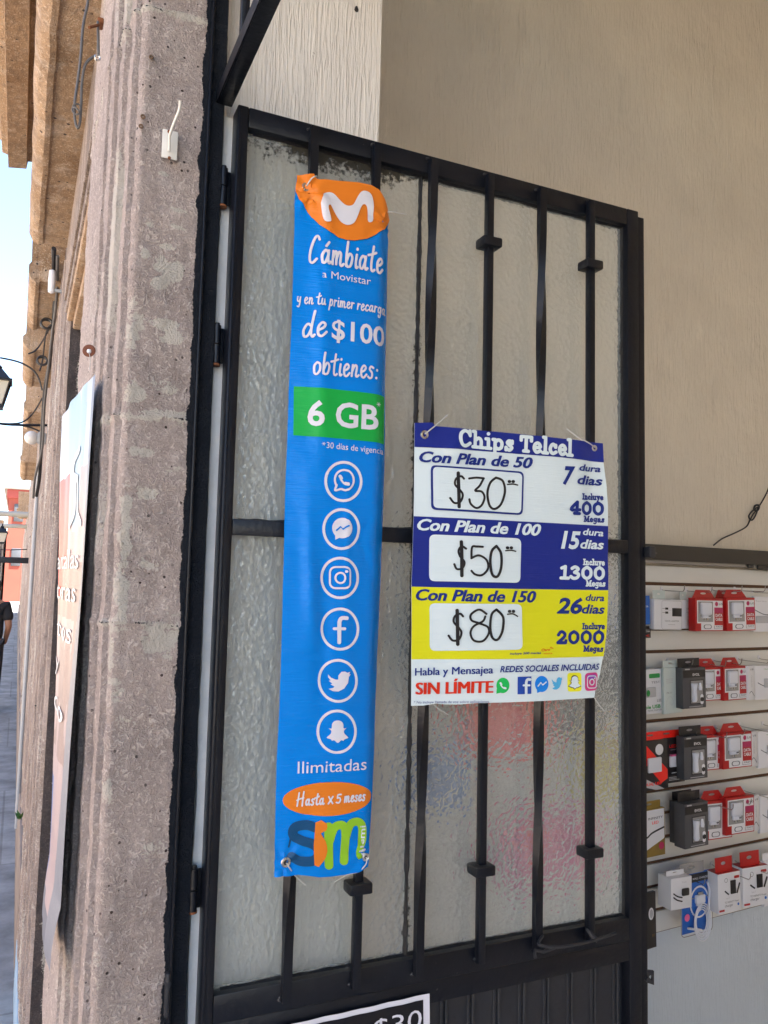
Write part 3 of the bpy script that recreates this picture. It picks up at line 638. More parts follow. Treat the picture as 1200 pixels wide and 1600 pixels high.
# ribbed sheet below
q = MB(); q.box((X0+.0178, 1.222, -.03), (1.0483, 1.226, ZB-.0755), BLACK2)
x = X0+.05
while x < 1.04:
    q.box((x, 1.216, -.03), (x+.006, 1.2218, ZB-.0757), BLACK2, .0015); q.box((x-.008, 1.2195, -.03), (x-.0005, 1.2218, ZB-.0757), BLACK2, .001); x += .0508
q.build('lower_panel', door)
# hammered glass
def glass_mat():
    m = bpy.data.materials.new('hammered_glass'); m.use_nodes = True
    n = m.node_tree.nodes; l = m.node_tree.links; b = n['Principled BSDF']
    b.inputs['Base Color'].default_value = (.96, .98, .94, 1); b.inputs['Roughness'].default_value = .11; b.inputs['Transmission Weight'].default_value = 1; b.inputs['IOR'].default_value = 1.5
    g = n.new('ShaderNodeNewGeometry')
    t0 = n.new('ShaderNodeTexNoise'); t0.inputs['Scale'].default_value = 40; t0.inputs['Detail'].default_value = 1; l.new(g.outputs['Position'], t0.inputs['Vector'])
    mx = n.new('ShaderNodeMix'); mx.data_type = 'VECTOR'; mx.inputs[0].default_value = .012; l.new(g.outputs['Position'], mx.inputs[4]); l.new(t0.outputs[1], mx.inputs[5])
    v = n.new('ShaderNodeTexVoronoi'); v.feature = 'SMOOTH_F1'; v.inputs['Scale'].default_value = 115; v.inputs['Smoothness'].default_value = .35; l.new(mx.outputs[1], v.inputs['Vector'])
    bp = n.new('ShaderNodeBump'); bp.inputs['Strength'].default_value = 1; bp.inputs['Distance'].default_value = .0024; l.new(v.outputs['Distance'], bp.inputs['Height'])
    bw_ = n.new('ShaderNodeBump'); bw_.inputs['Strength'].default_value = 1; bw_.inputs['Distance'].default_value = .0009; l.new(v.outputs['Distance'], bw_.inputs['Height']); l.new(bw_.outputs[0], b.inputs['Normal'])
    gl_ = n.new('ShaderNodeBsdfGlossy'); gl_.inputs['Roughness'].default_value = .22; gl_.inputs[0].default_value = (.9, .92, .95, 1); l.new(bp.outputs[0], gl_.inputs['Normal'])
    # grime caught in the hollows along the top edge and the beads
    at = n.new('ShaderNodeAttribute'); at.attribute_name = 'grime'; sp = n.new('ShaderNodeSeparateColor'); l.new(at.outputs['Color'], sp.inputs[0])
    t = n.new('ShaderNodeTexNoise'); t.inputs['Scale'].default_value = 150; t.inputs['Detail'].default_value = 4; l.new(g.outputs['Position'], t.inputs['Vector'])
    a = n.new('ShaderNodeMath'); a.operation = 'MULTIPLY_ADD'; l.new(t.outputs[0], a.inputs[0]); a.inputs[1].default_value = 1.3; l.new(sp.outputs[0], a.inputs[2])
    r = n.new('ShaderNodeMapRange'); r.inputs[1].default_value = 1.12; r.inputs[2].default_value = 1.42; r.inputs[4].default_value = .92; l.new(a.outputs[0], r.inputs[0])
    d = n.new('ShaderNodeBsdfDiffuse'); d.inputs[0].default_value = (.03, .027, .02, 1)
    # a film of pale dust keeps the pane from being clear
    f = n.new('ShaderNodeBsdfDiffuse'); f.inputs[0].default_value = (.80, .87, .86, 1); l.new(bp.outputs[0], f.inputs['Normal'])
    s1 = n.new('ShaderNodeMixShader'); s1.inputs[0].default_value = .15; s0 = n.new('ShaderNodeMixShader'); s0.inputs[0].default_value = .045; l.new(b.outputs[0], s0.inputs[1]); l.new(gl_.outputs[0], s0.inputs[2]); l.new(s0.outputs[0], s1.inputs[1]); l.new(f.outputs[0], s1.inputs[2])
    s2 = n.new('ShaderNodeMixShader'); l.new(r.outputs[0], s2.inputs[0]); l.new(s1.outputs[0], s2.inputs[1]); l.new(d.outputs[0], s2.inputs[2])
    l.new(s2.outputs[0], n['Material Output'].inputs['Surface']); return m
GLASS = glass_mat()
def pane(x0, x1, z0, z1, topdirt):
    nx = int((x1-x0)/.008); nzz = int((z1-z0)/.008); vs = []; fs = []; g = []
    for j in range(nzz+1):
        for i in range(nx+1):
            x = x0+(x1-x0)*i/nx; z = z0+(z1-z0)*j/nzz; vs.append((x, 1.2175, z))
            e = min(x-x0, x1-x); q_ = 0
            q_ = max(q_, topdirt*(.62-(z1-z)*9)*(1 if x < .62 else .55), .55-e*60, .45-(z-z0)*50)
            q_ += .4*nz((x, 0, z), 11)+.15*nz((x, 4, z), 30)-.1
            if topdirt and .36 < x < .56: q_ += .3*max(0, 1-(z1-z)*11)
            g.append(max(0, q_))
    M = len(vs); fs = [[j*(nx+1)+i, j*(nx+1)+i+1, (j+1)*(nx+1)+i+1, (j+1)*(nx+1)+i] for j in range(nzz) for i in range(nx)]
    vs += [(x0, 1.2205, z0), (x1, 1.2205, z0), (x1, 1.2205, z1), (x0, 1.2205, z1)]; fs.append([M, M+3, M+2, M+1])
    q = MB(); q.add(vs, fs, GLASS); o = q.build('glass_pane', door, recalc=False)
    at = o.data.color_attributes.new('grime', 'FLOAT_COLOR', 'POINT'); fl = []
    for k in g+[0]*4: fl += [k, 0, 0, 1]
    at.data.foreach_set('color', fl)
GX = P(652, 700, 1.21).x
for x0, x1 in ((X0+.0178, GX-.003), (GX+.003, 1.0483)):
    pane(x0, x1, 1.6935, ZT-.0335, 1); pane(x0, x1, ZB+.0005, 1.6735, 0)
# glazing putty and the sealed joint between the panes
q = MB()
def bead(a, b, w=.004):
    a = Vector(a); b = Vector(b); n = int((b-a).length/.006); vs = []; fs = []; d = (b-a).normalized(); s_ = Vector((d.z, 0, -d.x))
    for j in range(n+1):
        p = a.lerp(b, j/n); ww = w*(.9+.45*nz(p, 60)+.25*nz(p, 15))
        vs += [p-s_*ww+Vector((0, .003, 0)), p+Vector((0, -.003, 0)), p+s_*ww+Vector((0, .003, 0))]
        if j: fs += [[3*j-3, 3*j-2, 3*j+1, 3*j], [3*j-2, 3*j-1, 3*j+2, 3*j+1]]
    q.add(vs, fs, SIL, True)
for z in (ZT-.033, 1.692, 1.672, ZB): bead((X0+.03, 1.2155, z), (1.0483, 1.2155, z), .0035)
for x in (X0+.018, GX, 1.048): bead((x, 1.2155, ZB), (x, 1.2155, ZT-.034), .0045 if x == GX else .003)
q.build('glazing_putty', door, recalc=False)
# seven... the bars: twisted ones and straight ones with collars
bars = [(487, 452, 1, []), (585, 560, 0, [(561, 1391)]), (675, 657, 1, []), (764, 752, 0, [(766, 375), (756, 1363)]), (845, 842, 1, []), (922, 922, 0, [(924, 410), (926, 1335)])]
YB = 1.1905
for xt, xb, tw, col in bars:
    x = (P(xt, 230, YB).x + P(xb, 1500, YB).x)/2
    h = .0066; z0 = ZB-.022; z1 = ZT-.012
    q = MB()
    if tw:
        vs = []; fs = []; n = 220
        for j in range(n+1):
            z = z0+(z1-z0)*j/n; t = j/n; s_ = min(max((t-.06)/.88, 0), 1); an = 2*math.pi*1.25*s_
            hh = h*1.05
            for k in range(4):
                a_ = an+math.pi/4+k*math.pi/2; vs.append((x+math.cos(a_)*hh*1.414, YB+math.sin(a_)*hh*1.2, z))
            if j:
                for k in range(4): fs.append([4*j-4+k, 4*j-4+(k+1) % 4, 4*j+(k+1) % 4, 4*j+k])
        fs += [[3, 2, 1, 0], [4*n, 4*n+1, 4*n+2, 4*n+3]]
        q.add(vs, fs, BLACK)
    else: q.box((x-h, YB-h, z0), (x+h, YB+h, z1), BLACK, .0012)
    for zz, yy in ((z0, 1.1995), (z1, 1.1995)):        # rough weld beads
        for k in range(7):
            a_ = random.random()*math.pi; q.lathe((x+(random.random()-.5)*.017, yy-.001+.001*random.random(), zz+(random.random()-.3)*.006), [(0, -.0028), (.0024, -.0015), (.003, 0), (.0022, .0018), (0, .0028)], BLACK2, 7)
    bo = q.build('bar', door)
    for cx, cy in col:
        z = P(cx, cy, YB-.015).z; q = MB(); q.box((x-.019, YB-.016, z-.0085), (x+.019, YB+.0155, z+.0085), BLACK, .003); q.build('collar', bo)
# welded bent pull rod on the bottom rail
q = MB(); p = [P(848,1462,1.185), P(842,1476,1.17), P(868,1480,1.165), P(895,1477,1.165), P(925,1470,1.165), P(945,1464,1.168), P(962,1458,1.172)]
q.tube(smooth_path(p, 5), .0027, BLACK2, 8); p = [P(868,1480,1.166), P(850,1487,1.166), P(836,1485,1.166), P(836,1496,1.168)]; q.tube(p, .0032, BLACK2, 8)
p = [P(918,1452,1.19), P(925,1462,1.178), P(934,1470,1.17)]; q.tube(p, .004, BLACK2, 8); q.build('pull_rod', door)
# closing strip welded along the lock stile
q = MB(); q.box((1.0790, 1.206, -.05), (1.0960, 1.236, 2.338), BLACK, .0015); q.build('closing_strip', door)
zl = P(1022,862,1.2).z
q = MB(); q.box((1.090, 1.188, zl-.012), (1.105, 1.2055, zl+.010), BLACK2, .003); q.build('striker_block', door)
q = MB(); zk = P(1022, 1525, 1.21).z
vs = []; ox, oz = 1.0965, zk
out = [(ox-.004, oz+.016), (ox+.013, oz+.012), (ox+.013, oz-.013), (ox-.004, oz-.006)]
hole = ellipse(ox+.005, oz+.001, .0042, .0050, 14)
v2, f2 = fill_polys([out, hole]); N = len(v2)
vs = [(a_, 1.205, b2) for a_, b2 in v2]+[(a_, 1.2085, b2) for a_, b2 in v2]; fs = f2+[[i+N for i in t] for t in f2]
for base, cnt in ((0, 4), (4, 14)):
    for i in range(cnt): j = (i+1) % cnt; fs.append([base+i, base+j, base+j+N, base+i+N])
q.add(vs, fs, BLACK2); q.cyl((1.092, 1.200, zk+.001), (1.092, 1.206, zk+.001), .0045, BLACK2); q.build('padlock_lug', door)
# ------------------------------------------------------------------ tall blue banner
def g1(x): return math.exp(-x*x)
def bw(a, b):
    u = (a-.36)/.155; t = (b-1.17)/1.05
    w = -.006*math.sin(math.pi*min(max(u, 0), 1))**1.0
    w += .0035*math.sin(5.2*t+1.1)*(u-.4) + .0022*math.sin(14*t+3*u)*(.3+abs(u-.5))
    w += .0016*nz((a, 0, b), 16)+.0006*nz((a, 3, b), 50)
    w += -.004*g1((u-.30-.1*(1-t))/.10)*g1((t-.80)/.22)
    w += .0035*g1((u-.42)/.10)*g1((t-.34-.25*(u-.42))/.12) - .004*g1((u-.27+.5*(t-.42))/.07)*g1((t-.42)/.10)
    # pulls and puckers at the tied corners
    for cu, ct, s_ in ((.12, .985, 1), (.98, .965, 1.2), (.10, .02, .9), (.95, .02, 1)):
        r = math.hypot((u-cu)*.155, (t-ct)*1.05); an = math.atan2((t-ct)*1.05, (u-cu)*.155)
        w += s_*.0022*math.sin(an*7)*math.exp(-(r/.035)**2)*min(1, r/.008)
    w += -.005*g1((u-.24+(t-.985)*2.5)/.055)*g1((t-.97)/.028)
    for cu, ct, du, dt, am in ((.62, .615, .05, -.30, .0022), (.80, .47, .16, -.06, .0028), (.80, .47, .10, .05, .0022), (.12, .30, .35, .01, .0020), (.35, .80, -.10, .12, .0018), (.25, .56, .30, .02, .0014), (.15, .085, .4, .0, .0018), (.45, .14, .2, .04, .0015)):
        ax_, az_ = du*.155, dt*1.05; L_ = math.hypot(ax_, az_); px_, pz_ = (u-cu)*.155, (t-ct)*1.05
        s_ = (px_*ax_+pz_*az_)/L_; d_ = (px_*az_-pz_*ax_)/L_
        if -.3*L_ < s_ < 1.3*L_: w += am*math.exp(-abs(d_)/.0045)*math.exp(-((s_-L_/2)/(L_*.55))**2)*(1 if cu != .62 else -1)
    if u > .9: w += .006*((u-.9)/.1)**2
    return w
ban = empty('advertising_banner', (.44, 1.172, 1.17), 'tall narrow blue vinyl banner with orange top, tied to the door bars', 'banner')
S = Sheet(1.162, bw, .005)
A = lambda x, y: (400+x/3.557, 250+y/3.557)
Bz = lambda x, y: (400+x/3.81, 680+y/3.81)
Cz = lambda x, y: (400+x/3.077, 1080+y/3.077)
L = [(464,274),(461,306),(460,355),(458,419),(453,559),(449,700),(445,811),(441,942),(436,1100),(432,1194),(429,1320),(428,1370)]
RR = [(611,338),(612,430),(612,500),(611,600),(609,680),(606,830),(602,942),(597,1050),(594,1090),(588,1194),(581,1310),(577,1356)]
T_ = [(489,273.5),(493,281),(498,283.5),(520,285.5),(555,288),(578,292),(590,298),(600,312),(607,328)]
Bt = [(560,1362.5),(540,1366),(515,1368.5),(497,1369),(480,1367),(465,1366),(448,1368)]
S.poly([L[0]]+T_+RR+Bt+L[::-1][:-1], V_BLUE, 0)
arc = [(611.5,341),(604,352),(597,360),(585,369.5),(570,375.5),(552,378.5),(538,377.5),(526,373.5),(511,364),(498,354),(486,341),(476,326),(468,311),(461.6,301)]
S.poly([L[0]]+T_+[(611,338)]+arc, V_ORANGE, 2.6)
S.poly([A(*p) for p in [(354,228),(372,200),(398,191),(425,203),(450,232),(480,260),(508,268),(530,258),(550,222),(572,190),(598,184),(626,198),(640,240),(641,340),(626,359),(608,350),(609,290),(600,262),(584,258),(568,280),(552,325),(532,362),(498,373),(465,360),(440,330),(415,290),(398,266),(386,268),(384,290),(400,345),(394,356),(372,350),(360,310)]], V_WHITE, 4.2, 3)
S.pen('Cámbiate', (481,411), (597,427.5), 21, 3.7, V_WHITE)
S.text('a Movistar', A(357,663), A(630,700), 12, V_WHITE)
S.pen('y en tu primer recarga', (463,474), (603,491.5), 9.5, 2.0, V_WHITE)
S.pen('de', (471,528), (507,527), 20, 3.8, V_WHITE)
S.text('$100', A(408,1000), A(716,1036), 31, V_WHITE, off=.018)
S.pen('obtienes:', (487,586), (588,593), 18, 3.2, V_WHITE)
S.poly([A(210,1258), A(727,1310), A(720,1577), A(207,1530)], V_GREEN, 1)
S.text('6 GB', A(280,1475), A(670,1502), 39, V_WHITE, off=.022)
for k in range(3):
    cx, cy = A(674,1361); S.stroke([(cx-3.4*math.cos(k*1.05), cy-3.4*math.sin(k*1.05)), (cx+3.4*math.cos(k*1.05), cy+3.4*math.sin(k*1.05))], .9, V_WHITE)
for k in range(3):
    cx, cy = Bz(392,55); S.stroke([(cx-2.6*math.cos(k*1.05), cy-2.6*math.sin(k*1.05)), (cx+2.6*math.cos(k*1.05), cy+2.6*math.sin(k*1.05))], .7, V_WHITE)
S.text('30 días de vigencia', Bz(408,80), Bz(757,115), 9.8, V_WHITE)
circ = [(534,753,30,32),(531,827,29.5,32.5),(529,903,30.3,33),(529.5,982.5,30.5,33.5),(526,1063,31.5,34),(524,1142,31.5,34.5)]
for cx, cy, rx, ry in circ: S.ell(cx, cy, rx, ry, V_WHITE, 1, 0, (rx-4.2, ry-4.2))
# speech bubble with handset
def chat(cx, cy, r, m, w):
    S.stroke([(cx+r*math.cos(q)*.98, cy+r*math.sin(q)*1.05) for q in [R(150+k*21) for k in range(0, 15)]]+[(cx-r*.35, cy+r*.92), (cx-r*.95, cy+r*1.05), (cx-r*.78, cy+r*.5)], w, m)
def handset(cx, cy, r, m, w):
    S.stroke([(cx-r*.48, cy-r*.48), (cx-r*.42, cy-r*.1), (cx-r*.05, cy+r*.38), (cx+r*.38, cy+r*.52)], w, m)
    S.stroke([(cx-r*.5, cy-r*.45), (cx-r*.36, cy-r*.22)], w*1.7, m); S.stroke([(cx+r*.14, cy+r*.42), (cx+r*.42, cy+r*.48)], w*1.7, m)
chat(535, 751, 15, V_WHITE, 3.2); handset(535, 751, 13, V_WHITE, 3)
S.ell(532, 825.5, 15.5, 16, V_WHITE, 2); S.poly([(521,833),(521.5,843.5),(531,839)], V_WHITE, 2)
S.stroke([(523,829),(529.5,823.5),(533,827.5),(541,822)], 2.6, V_BLUE, 3, False)
S.stroke([(x, y) for x, y in rrect(514, 886, 544, 919, 8, 4)]+[(544, 911)], 3, V_WHITE, 2, False)
S.ell(529.5, 903, 9, 9.6, V_WHITE, 2, 0, (6, 6.5)); S.ell(538.5, 893, 2, 2.1, V_WHITE, 2)
S.stroke([(538.5,965.5),(531.5,965.5),(528,970),(527.5,978),(527.2,1003)], 6, V_WHITE, 2); S.stroke([(520,982),(536,982)], 4.5, V_WHITE, 2)
bird = [(510.5,1053),(515,1058),(522,1061),(526,1061),(526,1055),(531,1049),(537,1048.5),(540,1050.5),(545,1049),(543,1053),(545.5,1053),(542.5,1057),(541,1066),(535,1075),(526,1079.5),(517,1079),(511,1075.5),(518,1074),(520,1072),(514,1068.5),(517,1067.5),(511.5,1063),(514.5,1062.5),(510.5,1057.5)]
S.poly(bird, V_WHITE, 2)
def ghost(cx, cy, r, m, layer=2):
    g = [(0,-1.02),(.32,-.93),(.5,-.68),(.53,-.3),(.78,-.32),(.55,-.08),(.62,.2),(.95,.52),(.6,.66),(.5,.78),(.3,.74),(0,.98)]
    g = g+[(-x, y) for x, y in g[::-1][1:-1]]
    S.poly([(cx+x*r, cy+y*r) for x, y in g], m, layer, 3)
ghost(524.5, 1142, 17.5, V_WHITE)
S.text('Ilimitadas', Cz(195,392), Cz(525,374), 19.5, V_WHITE)
S.ell(511, 1247, 70, 26.5, V_ORANGE, 1, R(-3))
S.pen('H', (462,1258.5), (474,1257.5), 13, 2.4, V_WHITE); S.pen('asta', (475.5,1257), (504,1255), 9.5, 2.4, V_WHITE); S.pen('x', (510,1254), (518,1253.5), 11, 2.4, V_WHITE)
S.pen('5', (522,1253), (530,1252.5), 10, 2.4, V_WHITE); S.pen('meses', (535,1252), (569,1249.5), 9, 2.4, V_WHITE)
# the two-letter emblem at the foot: dark s, orange sliver, lime m
S.stroke([(494,1293),(478,1288),(460,1292),(457,1304),(470,1312),(488,1318),(497,1330),(488,1343),(468,1344),(455,1338)], 15, V_STEELB, 1)
S.stroke([(455,1300),(450,1322)], 3, V_STEELB, 1)
S.poly([(491,1284),(508,1285),(507,1296),(499,1300),(506,1312),(509,1328),(503,1344),(489,1350)], V_ORANGE, 2, 2)
S.stroke([(512,1350),(511,1290)], 14, V_LIME, 1, False); S.stroke([(513,1312),(520,1292),(533,1288),(538,1302),(536,1344)], 13.5, V_LIME, 1)
S.stroke([(538,1310),(546,1287),(560,1284),(566,1298),(562,1336)], 13, V_LIME, 1)
def vtext(s_, t, base, top, x0, h, m, off=0.0):
    vs, fs = text_mesh(t, off, 0); a0 = min(v[0] for v in vs); a1 = max(v[0] for v in vs); o = []
    for x, y in vs: k = (x-a0)/(a1-a0); o.append(s_.pl((base[0]+(top[0]-base[0])*k-(.73-y)*0+y/.73*-h, base[1]+(top[1]-base[1])*k)))
    s_.raw(o, fs, m, 3)
vtext(S, 'silemi', (568.5,1338), (569.5,1289), 0, 8.5, V_WHITE, .012)
S.build('printed_sheet', ban)
def on(Sx, px, py, off=.0015):
    a, b = Sx.pl((px, py)); return Vector((a, Sx.c+Sx.wave(a, b)-off, b))
def eyelet(Sx, px, py, parent, r=.0075):
    q = MB(); c = on(Sx, px, py); q.ring(c, (0, -1, 0), r*.42, r, .0016, STEEL); q.build('eyelet', parent)
    q = MB(); q.tube([c+Vector((0, .0006, 0)), c+Vector((0, .0012, 0))], r*.5, CABLE, 16); q.build('eyelet_hole', parent)
def tie(pts, parent, w=.0011):
    q = MB(); q.tube(smooth_path(pts, 5), w, NYLON, 6); q.build('cable_tie', parent)
eyelet(S, 478, 293, ban); eyelet(S, 445.5, 1346, ban); eyelet(S, 571, 1339, ban, .006)
tie([on(S,478,292,.003), on(S,484,283,.007), on(S,492,279,.006), P(494,280,1.182), P(488,284,1.20)], ban)
tie([on(S,606,330,.002), P(614,331,1.155), P(622,333,1.158), P(635,335,1.165)], ban, .0009)
tie([on(S,446,1347,.003), P(453,1357,1.158), P(462,1369,1.17), P(478,1383,1.178)], ban)
tie([on(S,571,1338,.003), P(572,1350,1.158), P(560,1362,1.165), P(545,1366,1.18), P(522,1378,1.183)], ban, .0009)

# ------------------------------------------------------------------ price poster
def pw(a, b):
    u = (a-.576)/.38; t = (b-1.40)/.45
    w = -.0075*math.sin(math.pi*min(max(u, 0), 1)) + .0013*math.sin(9*u+4*t)+.0012*nz((a, 0, b), 14)+.0004*nz((a, 3, b), 45)
    w += -.0045*g1((u-.22-(t-1)*.4)/.05)*g1((t-.97)/.06) + .004*g1((u-.95+(1-t)*.05)/.05)*g1((t-.9)/.2)
    w += .004*g1((u-1.0)/.05)*g1((t-.12)/.12)
    return w
pos = empty('price_poster', (.76, 1.172, 1.39), 'blue, white and yellow vinyl price poster with three handwritten prices, tied to the door bars', 'poster')
S = Sheet(1.165, pw, .010)
Z = lambda x, y: (620+x/3.333, 640+y/3.333)
Lx = [Z(90,70), Z(90,195), Z(88,555), Z(78,922), Z(76,1300), Z(75,1543)]
Rx = [Z(1075,175), Z(1080,275), Z(1093,400), Z(1098,500), Z(1097,607), Z(1095,940), Z(1088,1150), Z(1080,1285), Z(1066,1380), Z(1038,1450), Z(1031,1500)]
S.poly([Lx[0], Z(178,70), Z(195,88), Z(330,102), Z(600,128), Z(850,154), Z(1000,168)]+Rx+[Z(800,1512), Z(560,1521), Z(400,1526), Z(330,1533), Z(250,1534), Z(200,1530), Z(140,1541)]+Lx[::-1][:-1], V_PAPER, 0)
S.poly([Lx[0], Z(178,70), Z(195,88), Z(330,102), Z(600,128), Z(850,154), Z(1000,168), Rx[0], Rx[1], Z(850,252), Z(600,232), Z(300,208), Lx[1]], V_NAVY, 1)
S.poly([Lx[2], Z(600,582), Z(1097,607), Z(1095,940), Z(600,933), Lx[3]], V_NAVY, 1)
S.poly([Lx[3], Z(600,934), Z(1095,941), Z(1088,1150), Z(1080,1285), Z(600,1296), Lx[4]], V_YEL, 1)
S.pen('Chips', Z(303,192), Z(595,220), 16.5, 5.3, V_PAPER, 2, SLAB, gap=.02); S.pen('Telcel', Z(625,220), Z(902,245), 16.5, 5.3, V_PAPER, 2, SLAB, gap=.02)
for t, a, b, h, m in [('Con Plan de 50', (112,272), (693,308), 17, V_LINE), ('Con Plan de 100', (104,626), (735,657), 18, V_PAPER), ('Con Plan de 150', (98,992), (712,1003), 18, V_LINE)]:
    [S.text(t, (Z(*a)[0]+k*.8, Z(*a)[1]), (Z(*b)[0]+k*.8-.8, Z(*b)[1]), h, m, off=.022, shear=.25) for k in (0, 1)]
def rr(p, r, m, layer, w=0):
    c = Vector((sum(a[0] for a in p)/4, sum(a[1] for a in p)/4)); out = []
    for i in range(4):
        a, b, d = Vector(p[i-1]), Vector(p[i]), Vector(p[(i+1) % 4])
        u = b+(a-b).normalized()*r; v = b+(d-b).normalized()*r
        for k in range(5): t = k/4; out.append(tuple((1-t)**2*u+2*t*(1-t)*b+t*t*v))
    S.poly(out, m, layer)
box1 = [Z(170,290), Z(648,326), Z(642,552), Z(172,522)]
rr(box1, 8, V_LINE, 2); rr([Z(180,300), Z(638,335), Z(632,542), Z(182,512)], 7, V_PAPER, 3)
rr([Z(165,650), Z(633,672), Z(627,902), Z(165,893)], 9, V_PAPER, 2); rr([Z(166,1008), Z(634,1012), Z(638,1247), Z(168,1256)], 9, V_PAPER, 2)
K = lambda pts, w=2.3: S.stroke([Z(*p) for p in pts], w, V_INK, 4)
K0 = K
def K(pts, w=2.3): K0(pts, w*1.45)
def dollar(x, y, k=1.0):
    K([(x+35,y+15),(x+20,y+2),(x-5,y+15),(x-10,y+45),(x+15,y+75),(x+28,y+100),(x+15,y+135),(x-15,y+140),(x-35,y+115)] if k == 1 else [(x+30,y+20),(x+8,y+8),(x-8,y+30),(x,y+60),(x+22,y+90),(x+12,y+120),(x-15,y+125),(x-28,y+100)])
    K([(x+6,y-15),(x+8,y+60),(x+10,y+160)], 3.6)
dollar(300, 348); K([(362,362),(400,358),(437,362)]); K([(436,362),(415,400),(392,425),(425,430),(440,460),(425,500),(398,515),(370,495),(362,470)])
K([(500,358),(470,385),(455,440),(465,500),(490,520),(525,495),(546,430),(535,375),(500,358)], 2.5)
dollar(315, 705, 0); K([(430,716),(398,714),(375,718),(372,775)]); K([(372,775),(410,760),(450,785),(455,830),(425,862),(390,858),(372,840)])
K([(500,712),(475,740),(468,800),(478,860),(505,868),(524,820),(524,750),(500,712)], 2.8)
dollar(295, 1060); K([(448,1062),(410,1040),(370,1065),(372,1095),(410,1110),(455,1130),(460,1165),(430,1203),(385,1200),(368,1160),(385,1125),(430,1100),(442,1075)], 2.3)
K([(500,1040),(475,1065),(468,1130),(478,1185),(505,1195),(530,1150),(534,1080),(500,1040)], 2.6)
for x, y in ((568,382), (556,725), (565,1053)):
    K([(x,y-4),(x+3,y-4)], 3.2); K([(x+20,y-4),(x+23,y-4)], 3.2); K([(x-8,y+11),(x+20,y+9),(x+44,y+14 if y < 1000 else y+22)], 1.5)
for (n_, na, nb, d1a, d1b, d2a, d2b, h, m, big, ba, bb, ia, ib, ma, mb_) in [
    ('7', (850,388), (915,390), (940,318), (1062,326), (928,388), (1070,396), 28, V_LINE, '400', (886,548), (1075,555), (955,468), (1072,472), (965,584), (1075,588)),
    ('15', (842,720), (945,724), (960,652), (1070,660), (945,722), (1072,727), 27, V_PAPER, '1300', (838,884), (1078,890), (960,808), (1076,812), (975,919), (1078,921)),
    ('26', (820,1058), (958,1060), (975,994), (1073,997), (955,1060), (1075,1062), 24, V_LINE, '2000', (815,1222), (1078,1222), (957,1142), (1077,1142), (965,1258), (1075,1260))]:
    S.text(n_, Z(*na), Z(*nb), h, m, off=.035, shear=.2); S.text('dura', Z(*d1a), Z(*d1b), 10.5, m, off=.025, shear=.2); S.text('dias', Z(*d2a), Z(*d2b), 14.5, m, off=.028, shear=.2)
    S.pen(big, (Z(*ba)[0], Z(*ba)[1]-1.5), (Z(*bb)[0], Z(*bb)[1]-1.5), 13.4, 5.0, m, 2, SLAB, gap=.0); S.pen('Incluye', Z(*ia), Z(*ib), 6, 2.0, m, 2, SLAB, gap=.02); S.pen('Megas', Z(*ma), Z(*mb_), 6, 2.0, m, 2, SLAB, gap=.02)
S.text('incluye 500 megas', Z(570,1274), Z(735,1270), 3.6, V_LINE, off=.02, shear=.2); S.text('Claro', Z(738,1257), Z(785,1254), 4.2, V_RED, off=.02); S.text('música', Z(750,1273), Z(797,1271), 3, V_RED)
for k in range(3): x, y = Z(786+k*3, 1240); S.stroke([(x, y), (x+1.5+k*.8, y-2+k*1.4)], .7, V_RED)
[S.text('Habla y Mensajea', (Z(92,1385)[0]+k*.7, Z(92,1385)[1]), (Z(485,1370)[0]+k*.7-.7, Z(485,1370)[1]), 12.5, V_LINE) for k in (0, 1)]; S.text('REDES SOCIALES INCLUIDAS', Z(520,1364), Z(1058,1354), 9.8, V_LINE, off=.025, shear=.2)
[S.text('SIN LÍMITE', (Z(94,1483)[0]+k*1.1, Z(94,1483)[1]), (Z(483,1470)[0]+k*1.1-1.1, Z(483,1470)[1]), 19.5, V_RED) for k in (0, 1, 2)]
S.text('* No incluye llamada de voz sobre aplicaciones', Z(86,1530), Z(465,1522), 4, V_LINE)
V_WA = vinyl('vinyl_chat_green', (.02,.48,.10)); V_FB = vinyl('vinyl_mid_blue', (.02,.07,.36)); V_MS = vinyl('vinyl_azure', (.01,.22,.75)); V_TW = vinyl('vinyl_cyan', (.08,.42,.72)); V_SN = vinyl('vinyl_bright_yellow', (.80,.78,.03)); V_PK = vinyl('vinyl_magenta', (.60,.05,.22)); V_PU = vinyl('vinyl_violet', (.28,.06,.45))
cx, cy = Z(537,1433); S.ell(cx, cy, 10, 12, V_WA, 1); S.poly([(cx-9.5,cy+5),(cx-10,cy+13),(cx-2,cy+11)], V_WA, 1); handset(cx, cy, 8.5, V_PAPER, 1.9)
a, b, c, d = Z(612,1388), Z(684,1386), Z(684,1476), Z(612,1479); S.poly([a,b,c,d], V_FB, 1)
cx, cy = Z(655,1432); S.stroke([(cx+6,cy-9),(cx+2,cy-9),(cx,cy-4),(cx,cy+13)], 4.2, V_PAPER, 2); S.stroke([(cx-4,cy),(cx+5.5,cy)], 3, V_PAPER, 2)
cx, cy = Z(740,1426); S.ell(cx, cy, 11, 12.5, V_MS, 1); S.poly([(cx-8,cy+6),(cx-7.5,cy+14),(cx,cy+11)], V_MS, 1); S.stroke([(cx-6.5,cy+3),(cx-2,cy-2.5),(cx+1,cy+1.5),(cx+6.5,cy-3)], 2.1, V_PAPER, 2, False)
cx, cy = Z(824,1424); S.poly([(cx+(x-528)*.50, cy+(y-1064)*.62) for x, y in bird], V_TW, 1)
rr([Z(880,1370), Z(956,1368), Z(957,1466), Z(881,1468)], 5, V_SN, 1); cx, cy = Z(918,1420)
ghost(cx, cy, 11.2, V_INK, 2); ghost(cx, cy, 9.8, V_PAPER, 3)
